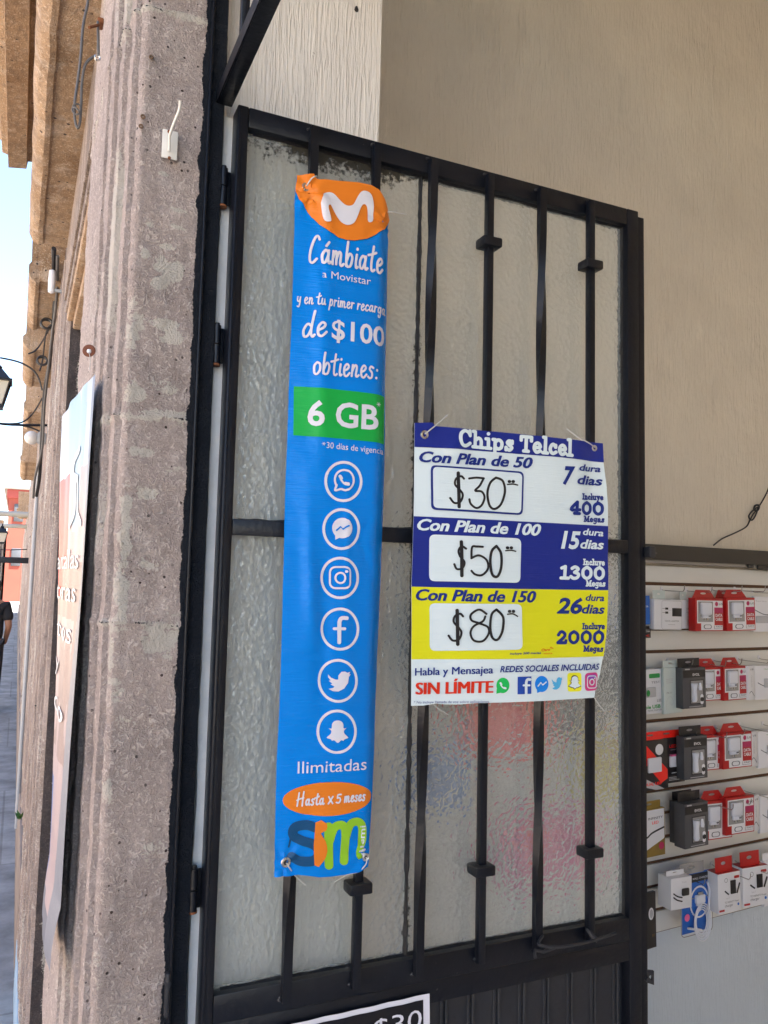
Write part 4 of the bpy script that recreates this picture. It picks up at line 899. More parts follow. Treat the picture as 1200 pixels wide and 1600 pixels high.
rr([Z(976,1372), Z(1052,1368), Z(1044,1462), Z(976,1466)], 6, V_PK, 1); rr([Z(984,1382), Z(1040,1379), Z(1034,1400), Z(990,1404)], 3, V_PU, 2)
cx, cy = Z(1012,1418); S.stroke(rrect(cx-8, cy-9.5, cx+7.5, cy+9.5, 4, 3)+[(cx+7.5, cy+5)], 1.5, V_PAPER, 3, False); S.ell(cx-.3, cy, 4.6, 5.4, V_PAPER, 3, 0, (3, 3.7)); S.ell(cx+4.4, cy-5.8, 1, 1.1, V_PAPER, 3)
S.build('printed_sheet', pos)
eyelet(S, *Z(138,132), pos); eyelet(S, *Z(1030,200), pos, .006)
tie([on(S,*Z(138,130),.003), P(*Z(165,112),1.155), P(*Z(195,88),1.156), P(*Z(265,28),1.165)], pos)
tie([on(S,*Z(1030,198),.003), P(*Z(1010,180),1.156), P(*Z(975,160),1.158), P(*Z(960,156),1.157), P(*Z(884,100),1.168)], pos)
tie([P(*Z(1030,1502),1.163), P(*Z(1055,1540),1.165), P(*Z(1080,1568),1.17)], pos, .0009); tie([P(*Z(190,1535),1.163), P(*Z(220,1560),1.166), P(*Z(268,1590),1.17)], pos, .0009)

# ------------------------------------------------------------------ black sign on the lower panel
sg = empty('black_price_sign', (.45, 1.18, .6), 'black price sign with a white border taped to the lower door panel', 'sign')
S = Sheet(1.194, lambda a, b: .0012*nz((a, 0, b), 12)-.0008*math.sin(a*120), .012)
V_BLK = vinyl('vinyl_black', (.012,.012,.015), .3, .2)
D = lambda x, y: (440+x*.2333, 1520+y*.2333)
tl = (440, 1604); tr = D(990,138)
S.poly([tl, tr, (672,1780), (440,1850)], V_WHITE, 0); S.poly([(452, 1609.5), D(948,180), (662,1772), (452,1838)], V_BLK, 1)
S.text('$30', (582,1622), (658,1605), 31, V_WHITE, off=-.004)
S.build('printed_sheet', sg)
# ------------------------------------------------------------------ slat wall and what hangs on it
rz = math.atan2(WALL_U.y, WALL_U.x)
def WL(u, z, off=0.0):
    """wall frame -> world"""
    p = WALL_O + WALL_U*u + WALL_N*off; return Vector((p.x, p.y, z))
SLAT = mat('white_melamine_slat', (.72,.72,.68), .35, noise_amt=.05, nscale=6); GROOVE = mat('raw_brown_groove', (.11,.055,.028), .8, noise_amt=.3, nscale=60)
sw = empty('slat_wall_panel', WL(.6, .4), 'white slatted display panel with brown grooves fixed to the shop wall', 'display panel'); 
MW = Matrix.Translation(WALL_O) @ Matrix.Rotation(rz, 4, 'Z')      # local: x along wall, y into the wall, z up
ZG0 = PW(1020, 912)[1]; ZGB = PW(1022, 1456)[1]; DZ = (ZG0-ZGB)/15
U0, U1 = -1.05, 1.3
q = MB(); q.box((U0, -.009, ZGB), (U1, -.0005, ZG0+DZ*.8), GROOVE, M=MW); q.build('grooved_backing', sw)
q = MB()
for k in range(15):
    z1 = ZG0-DZ*k-.006; z0 = ZG0-DZ*(k+1)+.006
    q.box((U0, -.018, z0), (U1, -.0092, z1), SLAT, .0015, M=MW)
q.box((U0, -.018, ZG0+.006), (U1, -.0092, ZG0+DZ*.8), SLAT, .0015, M=MW); q.build('slats', sw)
SKY_TINT = plaster('sky_tinted_plaster', (.58,.65,.71), .5)  # bluish skylight on the lower wall, put into the plaster colour
q = MB(); q.box((U0-.3, -.003, GZ), (1.35, -.0005, ZGB-.001), SKY_TINT, M=MW); q.build('sky_tint_skin', bld)  # thin added skin carrying the skylight tint
# dark rail above it
ZR0 = PW(1100, 878, .07)[1]; ZR1 = PW(1100, 855, .07)[1]
RAILM = mat('dark_bronze_metal', (.035,.032,.028), .4, noise_amt=.2, nscale=5)
rl = empty('wall_rail', WL(.3, ZR0), 'long dark metal rail mounted on the wall above the slatted panel', 'rail')
q = MB(); q.box((U0, -.07, ZR0), (1.4, -.002, ZR1), RAILM, .002, M=MW); q.build('housing', rl)
q = MB(); q.box((U0, -.055, ZR0-.012), (1.4, -.02, ZR0-.0005), mat('rail_grey_lip', (.30,.28,.25), .5), .001, M=MW)
q.build('lip', rl)
q = MB(); uu = PW(1172, 880, .06)[0]
q.box((uu-.02, -.068, ZR0-.014), (uu+.012, -.058, ZR0-.0005), RAILM, .002, M=MW); q.box((uu+.04, -.068, ZR0-.018), (uu+.2, -.058, ZR0-.0005), RAILM, .002, M=MW); q.build('clip', rl)
q = MB(); q.box((uu-.55, -.0712, ZR0+.02), (uu-.52, -.0705, ZR0+.026), mat('rail_print', (.09,.09,.08), .5), M=MW); q.build('embossed_mark', rl)
# cable on the wall
def wpt(px, py, off=.012): u, z = PW(px, py, off); return WL(u, z, off)
q = MB(); pts = [wpt(1115,852), wpt(1128,842), wpt(1150,832), wpt(1166,823), wpt(1172,812), wpt(1178,802), wpt(1185,793), wpt(1198,770), wpt(1215,730), wpt(1240,700)]
q.tube(smooth_path(pts, 6), .0028, CABLE, 8)
q.tube(smooth_path([wpt(1172,812,.016), wpt(1170,806,.02), wpt(1176,798,.02), wpt(1184,793,.018), wpt(1181,804,.02), wpt(1176,812,.02), wpt(1172,812,.018)], 6), .003, CABLE, 8)
q.tube(smooth_path([wpt(1178,796,.018), wpt(1180,790,.022), wpt(1186,790,.022), wpt(1184,797,.022), wpt(1178,797,.02)], 6), .004, CABLE, 8)
tag(q.build('cable'), 'thin black cable looped in a knot and climbing the cream wall', 'cable')
# nails / small lumps on the upper wall
q = MB(); p = P(560, 10, 1.252); 
q.lathe((p.x, 1.2615, p.z), [(.0, -.004), (.003, -.003), (.004, 0), (.002, .006), (.0, .007)], SIL, 10); q.build('nail_hole', bld)

# packages -----------------------------------------------------------
C_RED = mat('carton_red', (.42,.012,.012), .35); C_WHITE = mat('carton_white', (.72,.73,.76), .4); C_BLACK = mat('carton_black', (.012,.012,.015), .35); C_GREY = mat('carton_charcoal', (.07,.072,.08), .4)
C_WIN = mat('blister_window', (.30,.30,.30), .15, spec=.8); C_PLUG = mat('charger_white_plastic', (.66,.69,.76), .3); C_MAG = mat('carton_magenta', (.42,.02,.10), .4); C_GOLD = mat('carton_gold', (.26,.17,.03), .4)
C_BLUE = mat('carton_blue', (.02,.13,.50), .35); C_GREEN = mat('carton_green', (.02,.30,.06), .4); C_INK = mat('print_grey', (.13,.14,.16), .5); C_PALE = mat('carton_pale_green', (.52,.60,.58), .4); C_BRED = mat('carton_bright_red', (.86,.02,.012), .35); C_LG = mat('print_light_grey', (.45,.46,.48), .5)
C_PINK = mat('carton_pink', (.75,.14,.32), .4); C_YEL = mat('carton_yellow', (.60,.50,.04), .4); C_STEEL = mat('hook_chrome', (.55,.55,.55), .25, metal=1.0)
# package local frame: x right, y into the wall, z up, origin = bottom left of the front face
class Pk:
    def __init__(s, name, label, cat, group, px0, py0, px1, py1, off, yaw=0.0, tilt=0.0):
        s.u0, z1 = PW(px0, py0, off); s.u1, z0 = PW(px1, py1, off)
        ua, _ = PW(px0, py1, off); s.w = s.u1-ua; 
        s.h = abs(PW(px0, py0, off)[1]-PW(px0, py1, off)[1]); s.off = off
        zb = PW((px0+px1)/2, py1, off)[1]
        s.o = empty(name, WL(ua, zb, off), label, cat, group); s.o.rotation_euler = (0, tilt+(random.random()-.5)*.05, rz+yaw+(random.random()-.5)*.09)
        s.k = 0
    def part(s, q, name, recalc=True): return q.build(name, s.o, recalc, local=True)
def pbox(q, x0, z0, x1, z1, m, y0, y1=None, bev=0.0): q.box((x0, y0, z0), (x1, y1 if y1 is not None else y0+.0004, z1), m, bev)
def ptext(q, t, x0, x1, z, h, m, y=-.0009, off=0.0, shear=0.0):
    vs, fs = text_mesh(t, off, shear); a = min(v[0] for v in vs); b = max(v[0] for v in vs)
    q.add([(x0+(v[0]-a)/(b-a)*(x1-x0), y, z+v[1]/.73*h) for v in vs], fs, m)
def pstroke(q, pts, w, m, y=-.0009, smooth=True):
    vs, fs = ribbon(pts, w, 4, smooth); q.add([(v[0], y, v[1]) for v in vs], fs, m)
def ppoly(q, pts, m, y=-.0006):
    vs, fs = fill_polys([pts]); q.add([(v[0], y, v[1]) for v in vs], fs, m)
def plug(q, x, z, w, h, y=-.001):
    """wall charger: rounded body, waist and two blades"""
    q.box((x, y-.010, z+h*.30), (x+w, y+.003, z+h), C_PLUG, w*.10); q.box((x+w*.12, y-.008, z+h*.12), (x+w*.88, y+.003, z+h*.31), C_PLUG, w*.06)
    for k in (.34, .6): q.box((x+w*k, y-.004, z), (x+w*(k+.08), y, z+h*.12), C_STEEL)
    q.box((x+w*.62, y-.0112, z+h*.2), (x+w*.78, y-.0085, z+h*.27), C_INK)
def hangtab(q, w, h, z, m, trap=True, y=.001, hole=True):
    a = .16*w if trap else .02*w
    out = [(0 if trap else .03*w, z), (w if trap else .97*w, z), (w-a*1.5, z+h), (a, z+h)]
    hl = ellipse(w*.48, z+h*.58, w*.13, h*.12, 16)
    vs, fs = fill_polys([out, hl]); N = len(vs)
    q.add([(v[0], y, v[1]) for v in vs]+[(v[0], y+.0012, v[1]) for v in vs], fs+[[i+N for i in f] for f in fs]+[[i, (i+1) % 4, (i+1) % 4+N, i+N] for i in range(4)], m)
HK = 0
def hook(u, z, length, label, group='chrome hooks on the slatted panel'):
    q = MB(); q.tube([WL(u, z, .018), WL(u, z-.004, .03), WL(u, z-.006, length-.004), WL(u, z+.002, length+.002), WL(u, z+.016, length+.004)], .0016, C_STEEL, 7)
    q.box((u-.006, -.0205, z-.006), (u+.006, -.0183, z+.010), C_WHITE, .001, M=MW); o = q.build('display_hook'); tag(o, label, 'hook', group)
def red_charger(px0, py0, px1, py1, off, label, dep=.03):
    p = Pk('charger_box', label, 'boxed charger', 'red boxed chargers on the slatted panel', px0, py0, px1, py1, off); w, h = p.w, p.h; hb = h*.80
    q = MB(); q.box((0, 0, 0), (w, dep, hb), C_RED, .0008); p.part(q, 'carton')
    q = MB(); hangtab(q, w*.82, h-hb, hb, C_RED, y=dep*.45); p.part(q, 'hang_tab')
    q = MB(); pbox(q, w*.06, hb*.24, w*.97, hb*.93, C_WHITE, -.0006); pbox(q, w*.20, hb*.03, w*.97, hb*.24, C_WHITE, -.0006)
    pbox(q, w*.67, hb*.50, w*.985, hb*.72, C_MAG, -.0010); pbox(q, w*.67, hb*.24, w*.985, hb*.56, C_RED, -.0014); pbox(q, w*.67, hb*.18, w*.985, hb*.24, C_RED, -.0014)
    ptext(q, 'DATA', w*.70, w*.95, hb*.44, hb*.09, C_WHITE, -.0020, .03); ptext(q, 'CABLE', w*.70, w*.95, hb*.32, hb*.09, C_WHITE, -.0020, .03)
    ptext(q, 'LG', w*.84, w*.97, hb*.80, hb*.06, C_INK, -.0012, .02); ppoly(q, ellipse(w*.75, hb*.83, w*.055, w*.055, 18), C_MAG, -.0012)
    ptext(q, 'FAST', w*.72, w*.95, hb*.11, hb*.05, C_INK, -.0012, .01); pbox(q, w*.66, hb*.07, w*.95, hb*.078, C_INK, -.0012); pbox(q, w*.66, hb*.07, w*.672, hb*.17, C_INK, -.0012); p.part(q, 'printed_label')
    q = MB(); pbox(q, w*.09, hb*.28, w*.62, hb*.90, C_WIN, -.0011); ppoly(q, rrect(w*.28, hb*.07, w*.57, hb*.20, w*.06), C_INK, -.0012); ppoly(q, rrect(w*.31, hb*.085, w*.54, hb*.185, w*.05), C_WHITE, -.0016); p.part(q, 'window')
    q = MB(); plug(q, w*.16, hb*.33, w*.36, hb*.54, -.0015); p.part(q, 'charger'); return p
def evol_box(px0, py0, px1, py1, off, label, dep=.035):
    p = Pk('car_charger_box', label, 'boxed charger', 'charcoal boxed car chargers', px0, py0, px1, py1, off); w, h = p.w, p.h; hb = h*.84
    q = MB(); q.box((0, 0, 0), (w, dep, hb), C_GREY, .0008); p.part(q, 'carton'); q = MB(); hangtab(q, w, h-hb+.006, hb-.002, C_BLACK, False, dep*.7); p.part(q, 'hang_tab')
    q = MB(); pbox(q, w*.02, hb*.76, w*.98, hb*.94, C_BLACK, -.0006); ptext(q, 'EVOL', w*.42, w*.72, hb*.80, hb*.06, C_WHITE, -.0014, .02)
    ppoly(q, ellipse(w*.80, hb*.28, w*.07, w*.07, 16), C_WHITE, -.0022); ppoly(q, ellipse(w*.80, hb*.14, w*.07, w*.07, 16), C_WHITE, -.0022); ppoly(q, ellipse(w*.80, hb*.21, w*.07, w*.07, 16), C_BLACK, -.0026)
    pbox(q, w*.25, hb*.035, w*.85, hb*.05, C_LG, -.001); pbox(q, w*.1, hb*.95, w*.3, hb*.98, C_LG, -.001); p.part(q, 'printed_label')
    q = MB(); pbox(q, w*.30, hb*.10, w*.90, hb*.70, C_BLACK, -.0008); pbox(q, w*.335, hb*.125, w*.865, hb*.675, C_WIN, -.0014); p.part(q, 'window')
    q = MB(); q.tube([(w*.46, -.003, hb*.17), (w*.45, -.003, hb*.22), (w*.45, -.003, hb*.45), (w*.45, -.003, hb*.62)], [w*.07, w*.10, w*.085, w*.12], C_PLUG, 12)
    q.tube([(w*.72, -.003, hb*.44), (w*.72, -.003, hb*.50), (w*.72, -.003, hb*.62)], [w*.05, w*.06, w*.03], C_PLUG, 10); p.part(q, 'charger'); return p
def adapter(px0, py0, px1, py1, off, label, dark):
    p = Pk('adapter_box', label, 'boxed adapter', 'white travel adapter boxes', px0, py0, px1, py1, off); w, h = p.w, p.h
    q = MB(); q.box((0, 0, 0), (w, .024, h), C_WHITE, .006); p.part(q, 'carton'); q = MB(); hangtab(q, w*.45, h*.28, h, C_PALE, False, .008); p.part(q, 'hang_tab')
    m = C_INK if dark else C_LG; mb_ = C_BLACK if dark else C_LG
    q = MB(); pstroke(q, rrect(w*.26, h*.03, w*.96, h*.95, w*.05)+[(w*.96, h*.88)], w*.012, C_LG, -.0009, False)
    q.box((w*.62, -.006, h*.45), (w*.92, -.0008, h*.72), mb_, .001)
    for z in (.66, .53): pbox(q, w*.38, h*z, w*.48, h*(z+.07), mb_, -.0012); pbox(q, w*.28, h*(z+.03), w*.38, h*(z+.042), m, -.0010)
    pbox(q, w*.48, h*.64, w*.60, h*.652, C_LG, -.001)
    ptext(q, 'TRAVEL ADAPTER', w*.36, w*.86, h*.27, h*.05, m); ptext(q, 'for charging', w*.48, w*.72, h*.17, h*.025, C_LG) if False else pbox(q, w*.48, h*.17, w*.72, h*.185, C_LG, -.001); p.part(q, 'printed_label'); return p
def cube_charger(px0, py0, px1, py1, off, label, n=0):
    p = Pk('power_charger_box', label, 'boxed charger', 'white power charger boxes with red tabs', px0, py0, px1, py1, off, yaw=-.10); w, h = p.w, p.h; hb = h*.74
    q = MB(); q.box((0, 0, 0), (w, .05, hb), C_WHITE, .001); q.box((.0004, -.0006, hb+.0003), (w-.0004, .05, hb+.0014), C_RED); p.part(q, 'carton')
    q = MB(); hangtab(q, w*.8, h-hb+.004, hb, C_RED, False, .012); p.part(q, 'hang_tab')
    q = MB(); q.box((w*.54, -.005, hb*.46), (w*.76, -.0008, hb*.80), C_BLACK, .0012); pstroke(q, [(w*.30, hb*.55), (w*.38, hb*.50), (w*.45, hb*.46)], w*.05, C_BLACK, -.0014); pstroke(q, [(w*.84, hb*.47), (w*.95, hb*.68)], w*.07, C_BLACK, -.0014)
    ptext(q, 'TC INFINITY Power', w*.28, w*.92, hb*.24, hb*.05, C_INK) ; ptext(q, 'charger', w*.28, w*.64, hb*.15, hb*.07, C_INK); ptext(q, 'Type-C', w*.32, w*.5, hb*.35, hb*.035, C_LG)
    pstroke(q, ellipse(w*.36, hb*.82, w*.065, w*.065, 14)+[(w*.425, hb*.82)], w*.014, C_INK); ppoly(q, rrect(w*.72, hb*.83, w*.95, hb*.90, w*.03), C_RED, -.0010); ppoly(q, ellipse(w*.88, hb*.17, w*.045, w*.045, 12), C_BLUE, -.0010)
    pbox(q, w*.03, hb*.05, w*.26, hb*.10, C_RED, -.0008); p.part(q, 'printed_label'); return p
def card(px0, py0, px1, py1, off, label, draw, m, group=None, yaw=0, tilt=0, dep=.012, name='accessory_card', cat='boxed accessory', tab=True, tabm=None):
    p = Pk(name, label, cat, group, px0, py0, px1, py1, off, yaw, tilt); w, h = p.w, p.h; hb = h*.86 if tab else h
    q = MB(); q.box((0, 0, 0), (w, dep, hb), m, .001); p.part(q, 'carton')
    if tab: q = MB(); hangtab(q, w*.9, h-hb, hb, tabm or m, False, dep*.4); p.part(q, 'hang_tab')
    q = MB(); draw(q, w, hb)
    if q.v: p.part(q, 'printed_label')
    return p
X_, Y_ = lambda x: 980+x*.1833, lambda y: 840+y*.1833
X2, Y2 = X_, lambda y: 1060+y*.1833
X3, Y3 = lambda x: 980+x*.1876, lambda y: 1300+y*.1876
rows = ['top row', 'second row', 'third row', 'fourth row', 'bottom row']
# top row
adapter(X_(465), Y_(530), X_(605), Y_(778), .07, 'white adapter box with grey printing, behind and right of the black-printed one', False)
adapter(X_(228), Y_(520), X_(467), Y_(785), .10, 'white travel adapter box printed with a black plug, leftmost in the top row', True)
red_charger(X_(785), Y_(445), X_(985), Y_(790), .07, 'red charger box tucked behind two others in the top row')
red_charger(X_(582), Y_(443), X_(826), Y_(797), .12, 'left red charger box of the top row, beside the white adapter boxes')
red_charger(X_(850), Y_(443), X_(1083), Y_(797), .12, 'right red charger box of the top row')
def d_dev(q, w, h):
    pstroke(q, [(w*.02, h*.62), (w*.3, h*.50), (w*.55, h*.48)], w*.02, C_INK); q.box((w*.05, -.004, h*.25), (w*.6, -.0008, h*.45), C_LG, .002); q.box((w*.58, -.004, h*.5), (w*.9, -.0008, h*.78), C_INK, .002); ptext(q, 'Series', w*.05, w*.42, h*.85, h*.05, C_LG)
WG = 'white accessory boxes at the right edge'
card(X_(1083), Y_(500), X_(1330), Y_(800), .09, 'white box with a grey device picture at the right end of the top row', d_dev, C_WHITE, WG, tab=False)
def d_blue(q, w, h): ptext(q, 'USB', w*.1, w*.9, h*.6, h*.06, C_WHITE)
card(990, 931, X_(203), Y_(745), .09, 'blue box edge showing beside the door in the top row', d_blue, C_BLUE, tab=False)
def d_x(q, w, h): ptext(q, 'X', w*.55, w*.97, h*.12, h*.16, C_BRED, off=.03); ptext(q, 'S', w*.55, w*.97, h*.5, h*.2, C_LG, off=.02)
card(985, 978, X_(207), Y_(855), .06, 'small black card with a red letter, just under the blue box by the door', d_x, C_BLACK, tab=False, dep=.004)
# second row
def d_usb(q, w, h):
    ppoly(q, rrect(w*.35, h*.80, w*.85, h*.90, w*.04), C_GREEN); ptext(q, 'TEST', w*.45, w*.85, h*.68, h*.05, C_INK); ptext(q, 'LED', w*.7, w*.95, h*.26, h*.06, C_INK); ptext(q, 'ple USB', w*.15, w*.85, h*.12, h*.08, C_GREEN, off=.03); ptext(q, 'TRAVEL CHARGER', w*.25, w*.9, h*.06, h*.035, C_INK)
    q.box((w*.2, -.008, h*.38), (w*.6, -.0008, h*.60), C_LG, .003); ppoly(q, ellipse(w*.22, h*.48, w*.08, w*.10), C_GREEN, -.0090)
card(1003, Y_(1122), X_(318), Y2(305), .09, 'white and green charger box next to the door in the second row', d_usb, C_WHITE, tab=False)
def d_ps(q, w, h):
    ptext(q, 'PS-11', w*.15, w*.42, h*.44, h*.035, C_INK); ptext(q, 'C-16', w*.7, w*.95, h*.25, h*.05, C_INK); pstroke(q, [(w*.1, h*.1), (w*.15, h*.3), (w*.35, h*.38), (w*.5, h*.25), (w*.4, h*.18), (w*.3, h*.25)], w*.012, C_LG); pstroke(q, ellipse(w*.75, h*.92, w*.08, w*.08, 14)+[(w*.83, h*.92)], w*.015, C_INK)
    pstroke(q, [(w*.5, h*.35), (w*.65, h*.45), (w*.7, h*.5)], w*.01, C_LG)
    for z in (.75, .71, .67): pbox(q, w*.12, h*z, w*.5, h*(z+.012), C_LG, -.0009)
card(X_(317), Y_(1045), X_(478), Y2(300), .10, 'pale green-white earphone box in the second row, left of the charcoal box', d_ps, C_PALE, tabm=C_PALE)
red_charger(X_(610), Y_(1030), X_(824), Y2(190), .10, 'red charger box in the second row, just right of the charcoal box')
red_charger(X_(822), Y_(1020), X_(1036), Y2(185), .115, 'rightmost red charger box of the second row')
evol_box(X_(478), Y_(1040), X_(666), Y2(255), .13, 'charcoal car charger box in the second row')
def d_v(q, w, h):
    ptext(q, 'V8', w*.25, w*.75, h*.86, h*.06, C_INK); vs, fs = text_mesh('CHARGER', 0, 0)
    a = max(v[0] for v in vs); q.add([(w*.35+v[1]/.73*-w*.0+v[1]*w*.28, -.0009, h*.72-v[0]/a*h*.35) for v in vs], fs, C_LG); pstroke(q, [(w*.1, h*.2), (w*.4, h*.25), (w*.8, h*.1)], w*.05, C_INK)
def d_tr(q, w, h): ptext(q, 'TRAVEL CHARGER', w*.3, w*.95, h*.88, h*.03, C_GREEN); q.box((w*.3, -.006, h*.35), (w*.9, -.0008, h*.62), C_LG, .002); pstroke(q, [(w*.1, h*.5), (w*.3, h*.4), (w*.8, h*.25)], w*.02, C_INK)
card(X_(1090), Y_(1085), X_(1330), Y2(175), .08, 'white travel charger box cut by the right edge, second row', d_tr, C_WHITE, WG, tab=False)
card(X_(1038), Y_(1092), X_(1112), Y2(185), .12, 'narrow white box leaning at the right of the red chargers, second row', d_v, C_WHITE, WG, yaw=.2, tab=False)
# third row
def d_dual(q, w, h):
    ppoly(q, [(0, h), (w*.12, h), (w*.98, h*.38), (w*.98, h*.2), (w*.75, h*.12), (0, h*.7)], C_BRED, -.0007); ppoly(q, [(0, h*.32), (w*.0, h*.12), (w*.55, 0), (w*.85, 0)], C_LG, -.0007)
    q.box((w*.25, -.010, h*.36), (w*.72, -.0010, h*.66), C_PLUG, .004); ppoly(q, ellipse(w*.70, h*.80, w*.14, w*.14), C_WHITE, -.0010); ptext(q, 'DUAL USB', w*.15, w*.75, h*.10, h*.06, C_BRED, -.0012, .03)
card(1000, Y2(455), X2(345), Y2(955), .12, 'red and black dual charger card beside the door in the third row', d_dual, C_BLACK, name='charger_card', tabm=C_BRED)
def d_led(q, w, h):
    ptext(q, 'LED', w*.48, w*.72, h*.78, h*.07, C_BRED, off=.02); ptext(q, 'CHARGER', w*.52, w*.8, h*.72, h*.03, C_WHITE); ppoly(q, ellipse(w*.88, h*.84, w*.10, w*.10), C_WHITE, -.001)
    q.box((w*.45, -.010, h*.36), (w*.70, -.001, h*.60), C_PLUG, .003); q.box((w*.48, -.011, h*.60), (w*.68, -.001, h*.64), C_PINK, .001); pstroke(q, [(w*.70, h*.5), (w*.82, h*.42), (w*.86, h*.52), (w*.95, h*.44), (w*.95, h*.25), (w*.55, h*.22)], w*.02, C_WHITE)
    for z in (.12, .09, .06): pbox(q, w*.45, h*z, w*.8, h*(z+.012), C_LG, -.0009)
card(X2(240), Y2(440), X2(488), Y2(895), .09, 'black charger card with a bright red tab, third row, left of the charcoal box', d_led, C_BLACK, name='charger_card', tabm=C_BRED)
red_charger(X2(622), Y2(405), X2(836), Y2(778), .10, 'red charger box in the third row, just right of the charcoal box')
red_charger(X2(818), Y2(378), X2(1056), Y2(762), .12, 'rightmost red charger box of the third row')
evol_box(X2(488), Y2(420), X2(677), Y2(857), .14, 'charcoal car charger box in the third row')
card(X2(1120), Y2(440), X2(1340), Y2(755), .08, 'white travel charger box cut by the right edge, third row', d_tr, C_WHITE, WG, tab=False)
card(X2(1056), Y2(455), X2(1138), Y2(750), .12, 'narrow white box leaning at the right of the red chargers, third row', d_v, C_WHITE, WG, yaw=.2, tab=False)
# fourth row
def d_gold(q, w, h):
    ppoly(q, [(w*.0, h*.86), (w*.25, h*.98), (w*.97, h*.98), (w*.97, h*.35), (0, h*.08)], C_WHITE, -.0007); ptext(q, 'LED', w*.5, w*.75, h*.68, h*.06, C_BRED, off=.02); ptext(q, 'INFINITY', w*.35, w*.92, h*.78, h*.05, C_INK, off=.02)
    pstroke(q, [(w*.15, h*.45), (w*.3, h*.42), (w*.5, h*.5), (w*.95, h*.58)], w*.05, C_BLACK); ppoly(q, ellipse(w*.85, h*.2, w*.10, w*.10), C_MAG, -.001)
card(999, Y2(1045), X2(325), Y3(210), .10, 'gold and white card beside the door in the fourth row', d_gold, C_GOLD, name='charger_card')
red_charger(X2(645), Y2(950), X2(885), Y2(1365), .11, 'red charger box in the fourth row, just right of the charcoal boxes')
red_charger(X2(842), Y2(920), X2(1082), Y2(1320), .13, 'rightmost red charger box of the fourth row')
evol_box(X2(432), Y2(975), X2(610), Y2(1400), .10, 'rear one of two charcoal car charger boxes in the fourth row')
evol_box(X2(492), Y2(985), X2(693), Y2(1440), .16, 'front one of two charcoal car charger boxes in the fourth row', .045)
card(X2(1135), Y2(985), X2(1340), Y2(1305), .09, 'white travel charger box cut by the right edge, fourth row', d_tr, C_WHITE, WG, tab=False)
card(X2(1078), Y2(1000), X2(1158), Y2(1300), .13, 'narrow white box leaning at the right of the red chargers, fourth row', d_v, C_WHITE, WG, yaw=.2, tab=False)
# bottom row
def d_ear(q, w, h):
    q.box((w*.48, -.008, h*.42), (w*.82, -.0008, h*.66), C_BLACK, .004)
    for z in (.42, .30): pstroke(q, [(w*.12, h*(z+.1)), (w*.3, h*z), (w*.52, h*(z-.06))], w*.05, C_BLACK)
    ptext(q, 'Talk', w*.5, w*.75, h*.82, h*.05, C_LG)
card(X3(365), Y3(330), X3(526), Y3(637), .16, 'white cube box printed with a black plug, left in the bottom row', d_ear, C_WHITE, dep=.06, yaw=-.08)
p = Pk('blister_pack', 'clear blister pack with a white charger and coiled cable on blue card, bottom row', 'blister pack', None, X3(440), Y3(250), X3(705), Y3(835), .12); w, h = p.w, p.h
q = MB(); q.box((w*.1, .004, 0), (w*.95, .006, h*.86), C_BLUE, .0008); q.box((w*.35, .001, h*.72), (w*.96, .0035, h*.84), C_BLACK, .0005); p.part(q, 'card')
m = mat('clear_blister', (.55,.60,.66), .12, spec=.9); 
q = MB(); hangtab(q, w*.8, h*.16, h*.85, C_WIN, False, .003); pstroke(q, rrect(w*.02, -h*.02, w*.99, h*.5, w*.1)+[(w*.99, h*.4)], w*.02, C_WIN, -.003, False); p.part(q, 'shell')
q = MB(); ppoly(q, ellipse(w*.6, h*.43, w*.30, w*.34, 24), C_WHITE, -.0006); ppoly(q, ellipse(w*.6, h*.43, w*.26, w*.30, 24), C_BLUE, -.0010); plug(q, w*.45, h*.36, w*.28, h*.18, -.0015); q.box((w*.52, -.008, h*.52), (w*.68, -.001, h*.58), C_STEEL, .001); p.part(q, 'charger')
q = MB()
for k in range(4): r_ = w*(.17+.03*k); q.tube(smooth_path([(w*.62+r_*math.cos(t), -.006-.002*k, h*.15+r_*1.5*math.sin(t)) for t in [R(i*30) for i in range(13)]], 3), .0022, C_PLUG, 6)
q.tube([(w*.2, -.006, h*.1), (w*.6, -.008, h*.03)], .004, C_PLUG, 8); q.tube([(w*.85, -.006, h*.3), (w*.88, -.006, h*.6), (w*.82, -.006, h*.7)], .004, C_PLUG, 8); p.part(q, 'cable_coil')
q = MB(); ppoly(q, ellipse(w*.22, h*.24, w*.08, w*.08, 12), C_PINK, -.0008); ptext(q, 'WALL CHARGER', w*.4, w*.9, h*.76, h*.03, C_WHITE, -.0004); p.part(q, 'printed_label')
cube_charger(X3(968), Y3(165), X3(1148), Y3(612), .12, 'right white power charger box with a red tab, bottom row')
cube_charger(X3(762), Y3(216), X3(932), Y3(668), .165, 'left white power charger box with a red tab, bottom row')
card(X3(1140), Y3(150), X3(1400), Y3(590), .12, 'white accessory box cut by the right edge, bottom row', d_v, C_WHITE, WG, tab=True)
def d_ear2(q, w, h): ppoly(q, ellipse(w*.70, h*.62, w*.16, h*.11, 16), C_WHITE, -.001); ppoly(q, ellipse(w*.70, h*.62, w*.10, h*.08, 16), C_LG, -.0014); ptext(q, 'BT', w*.75, w*.9, h*.2, h*.05, C_GOLD)
card(1000, Y3(510), X3(250), Y3(982), .14, 'black earphone box hanging below the slatted panel beside the door', d_ear2, C_BLACK, tab=False)
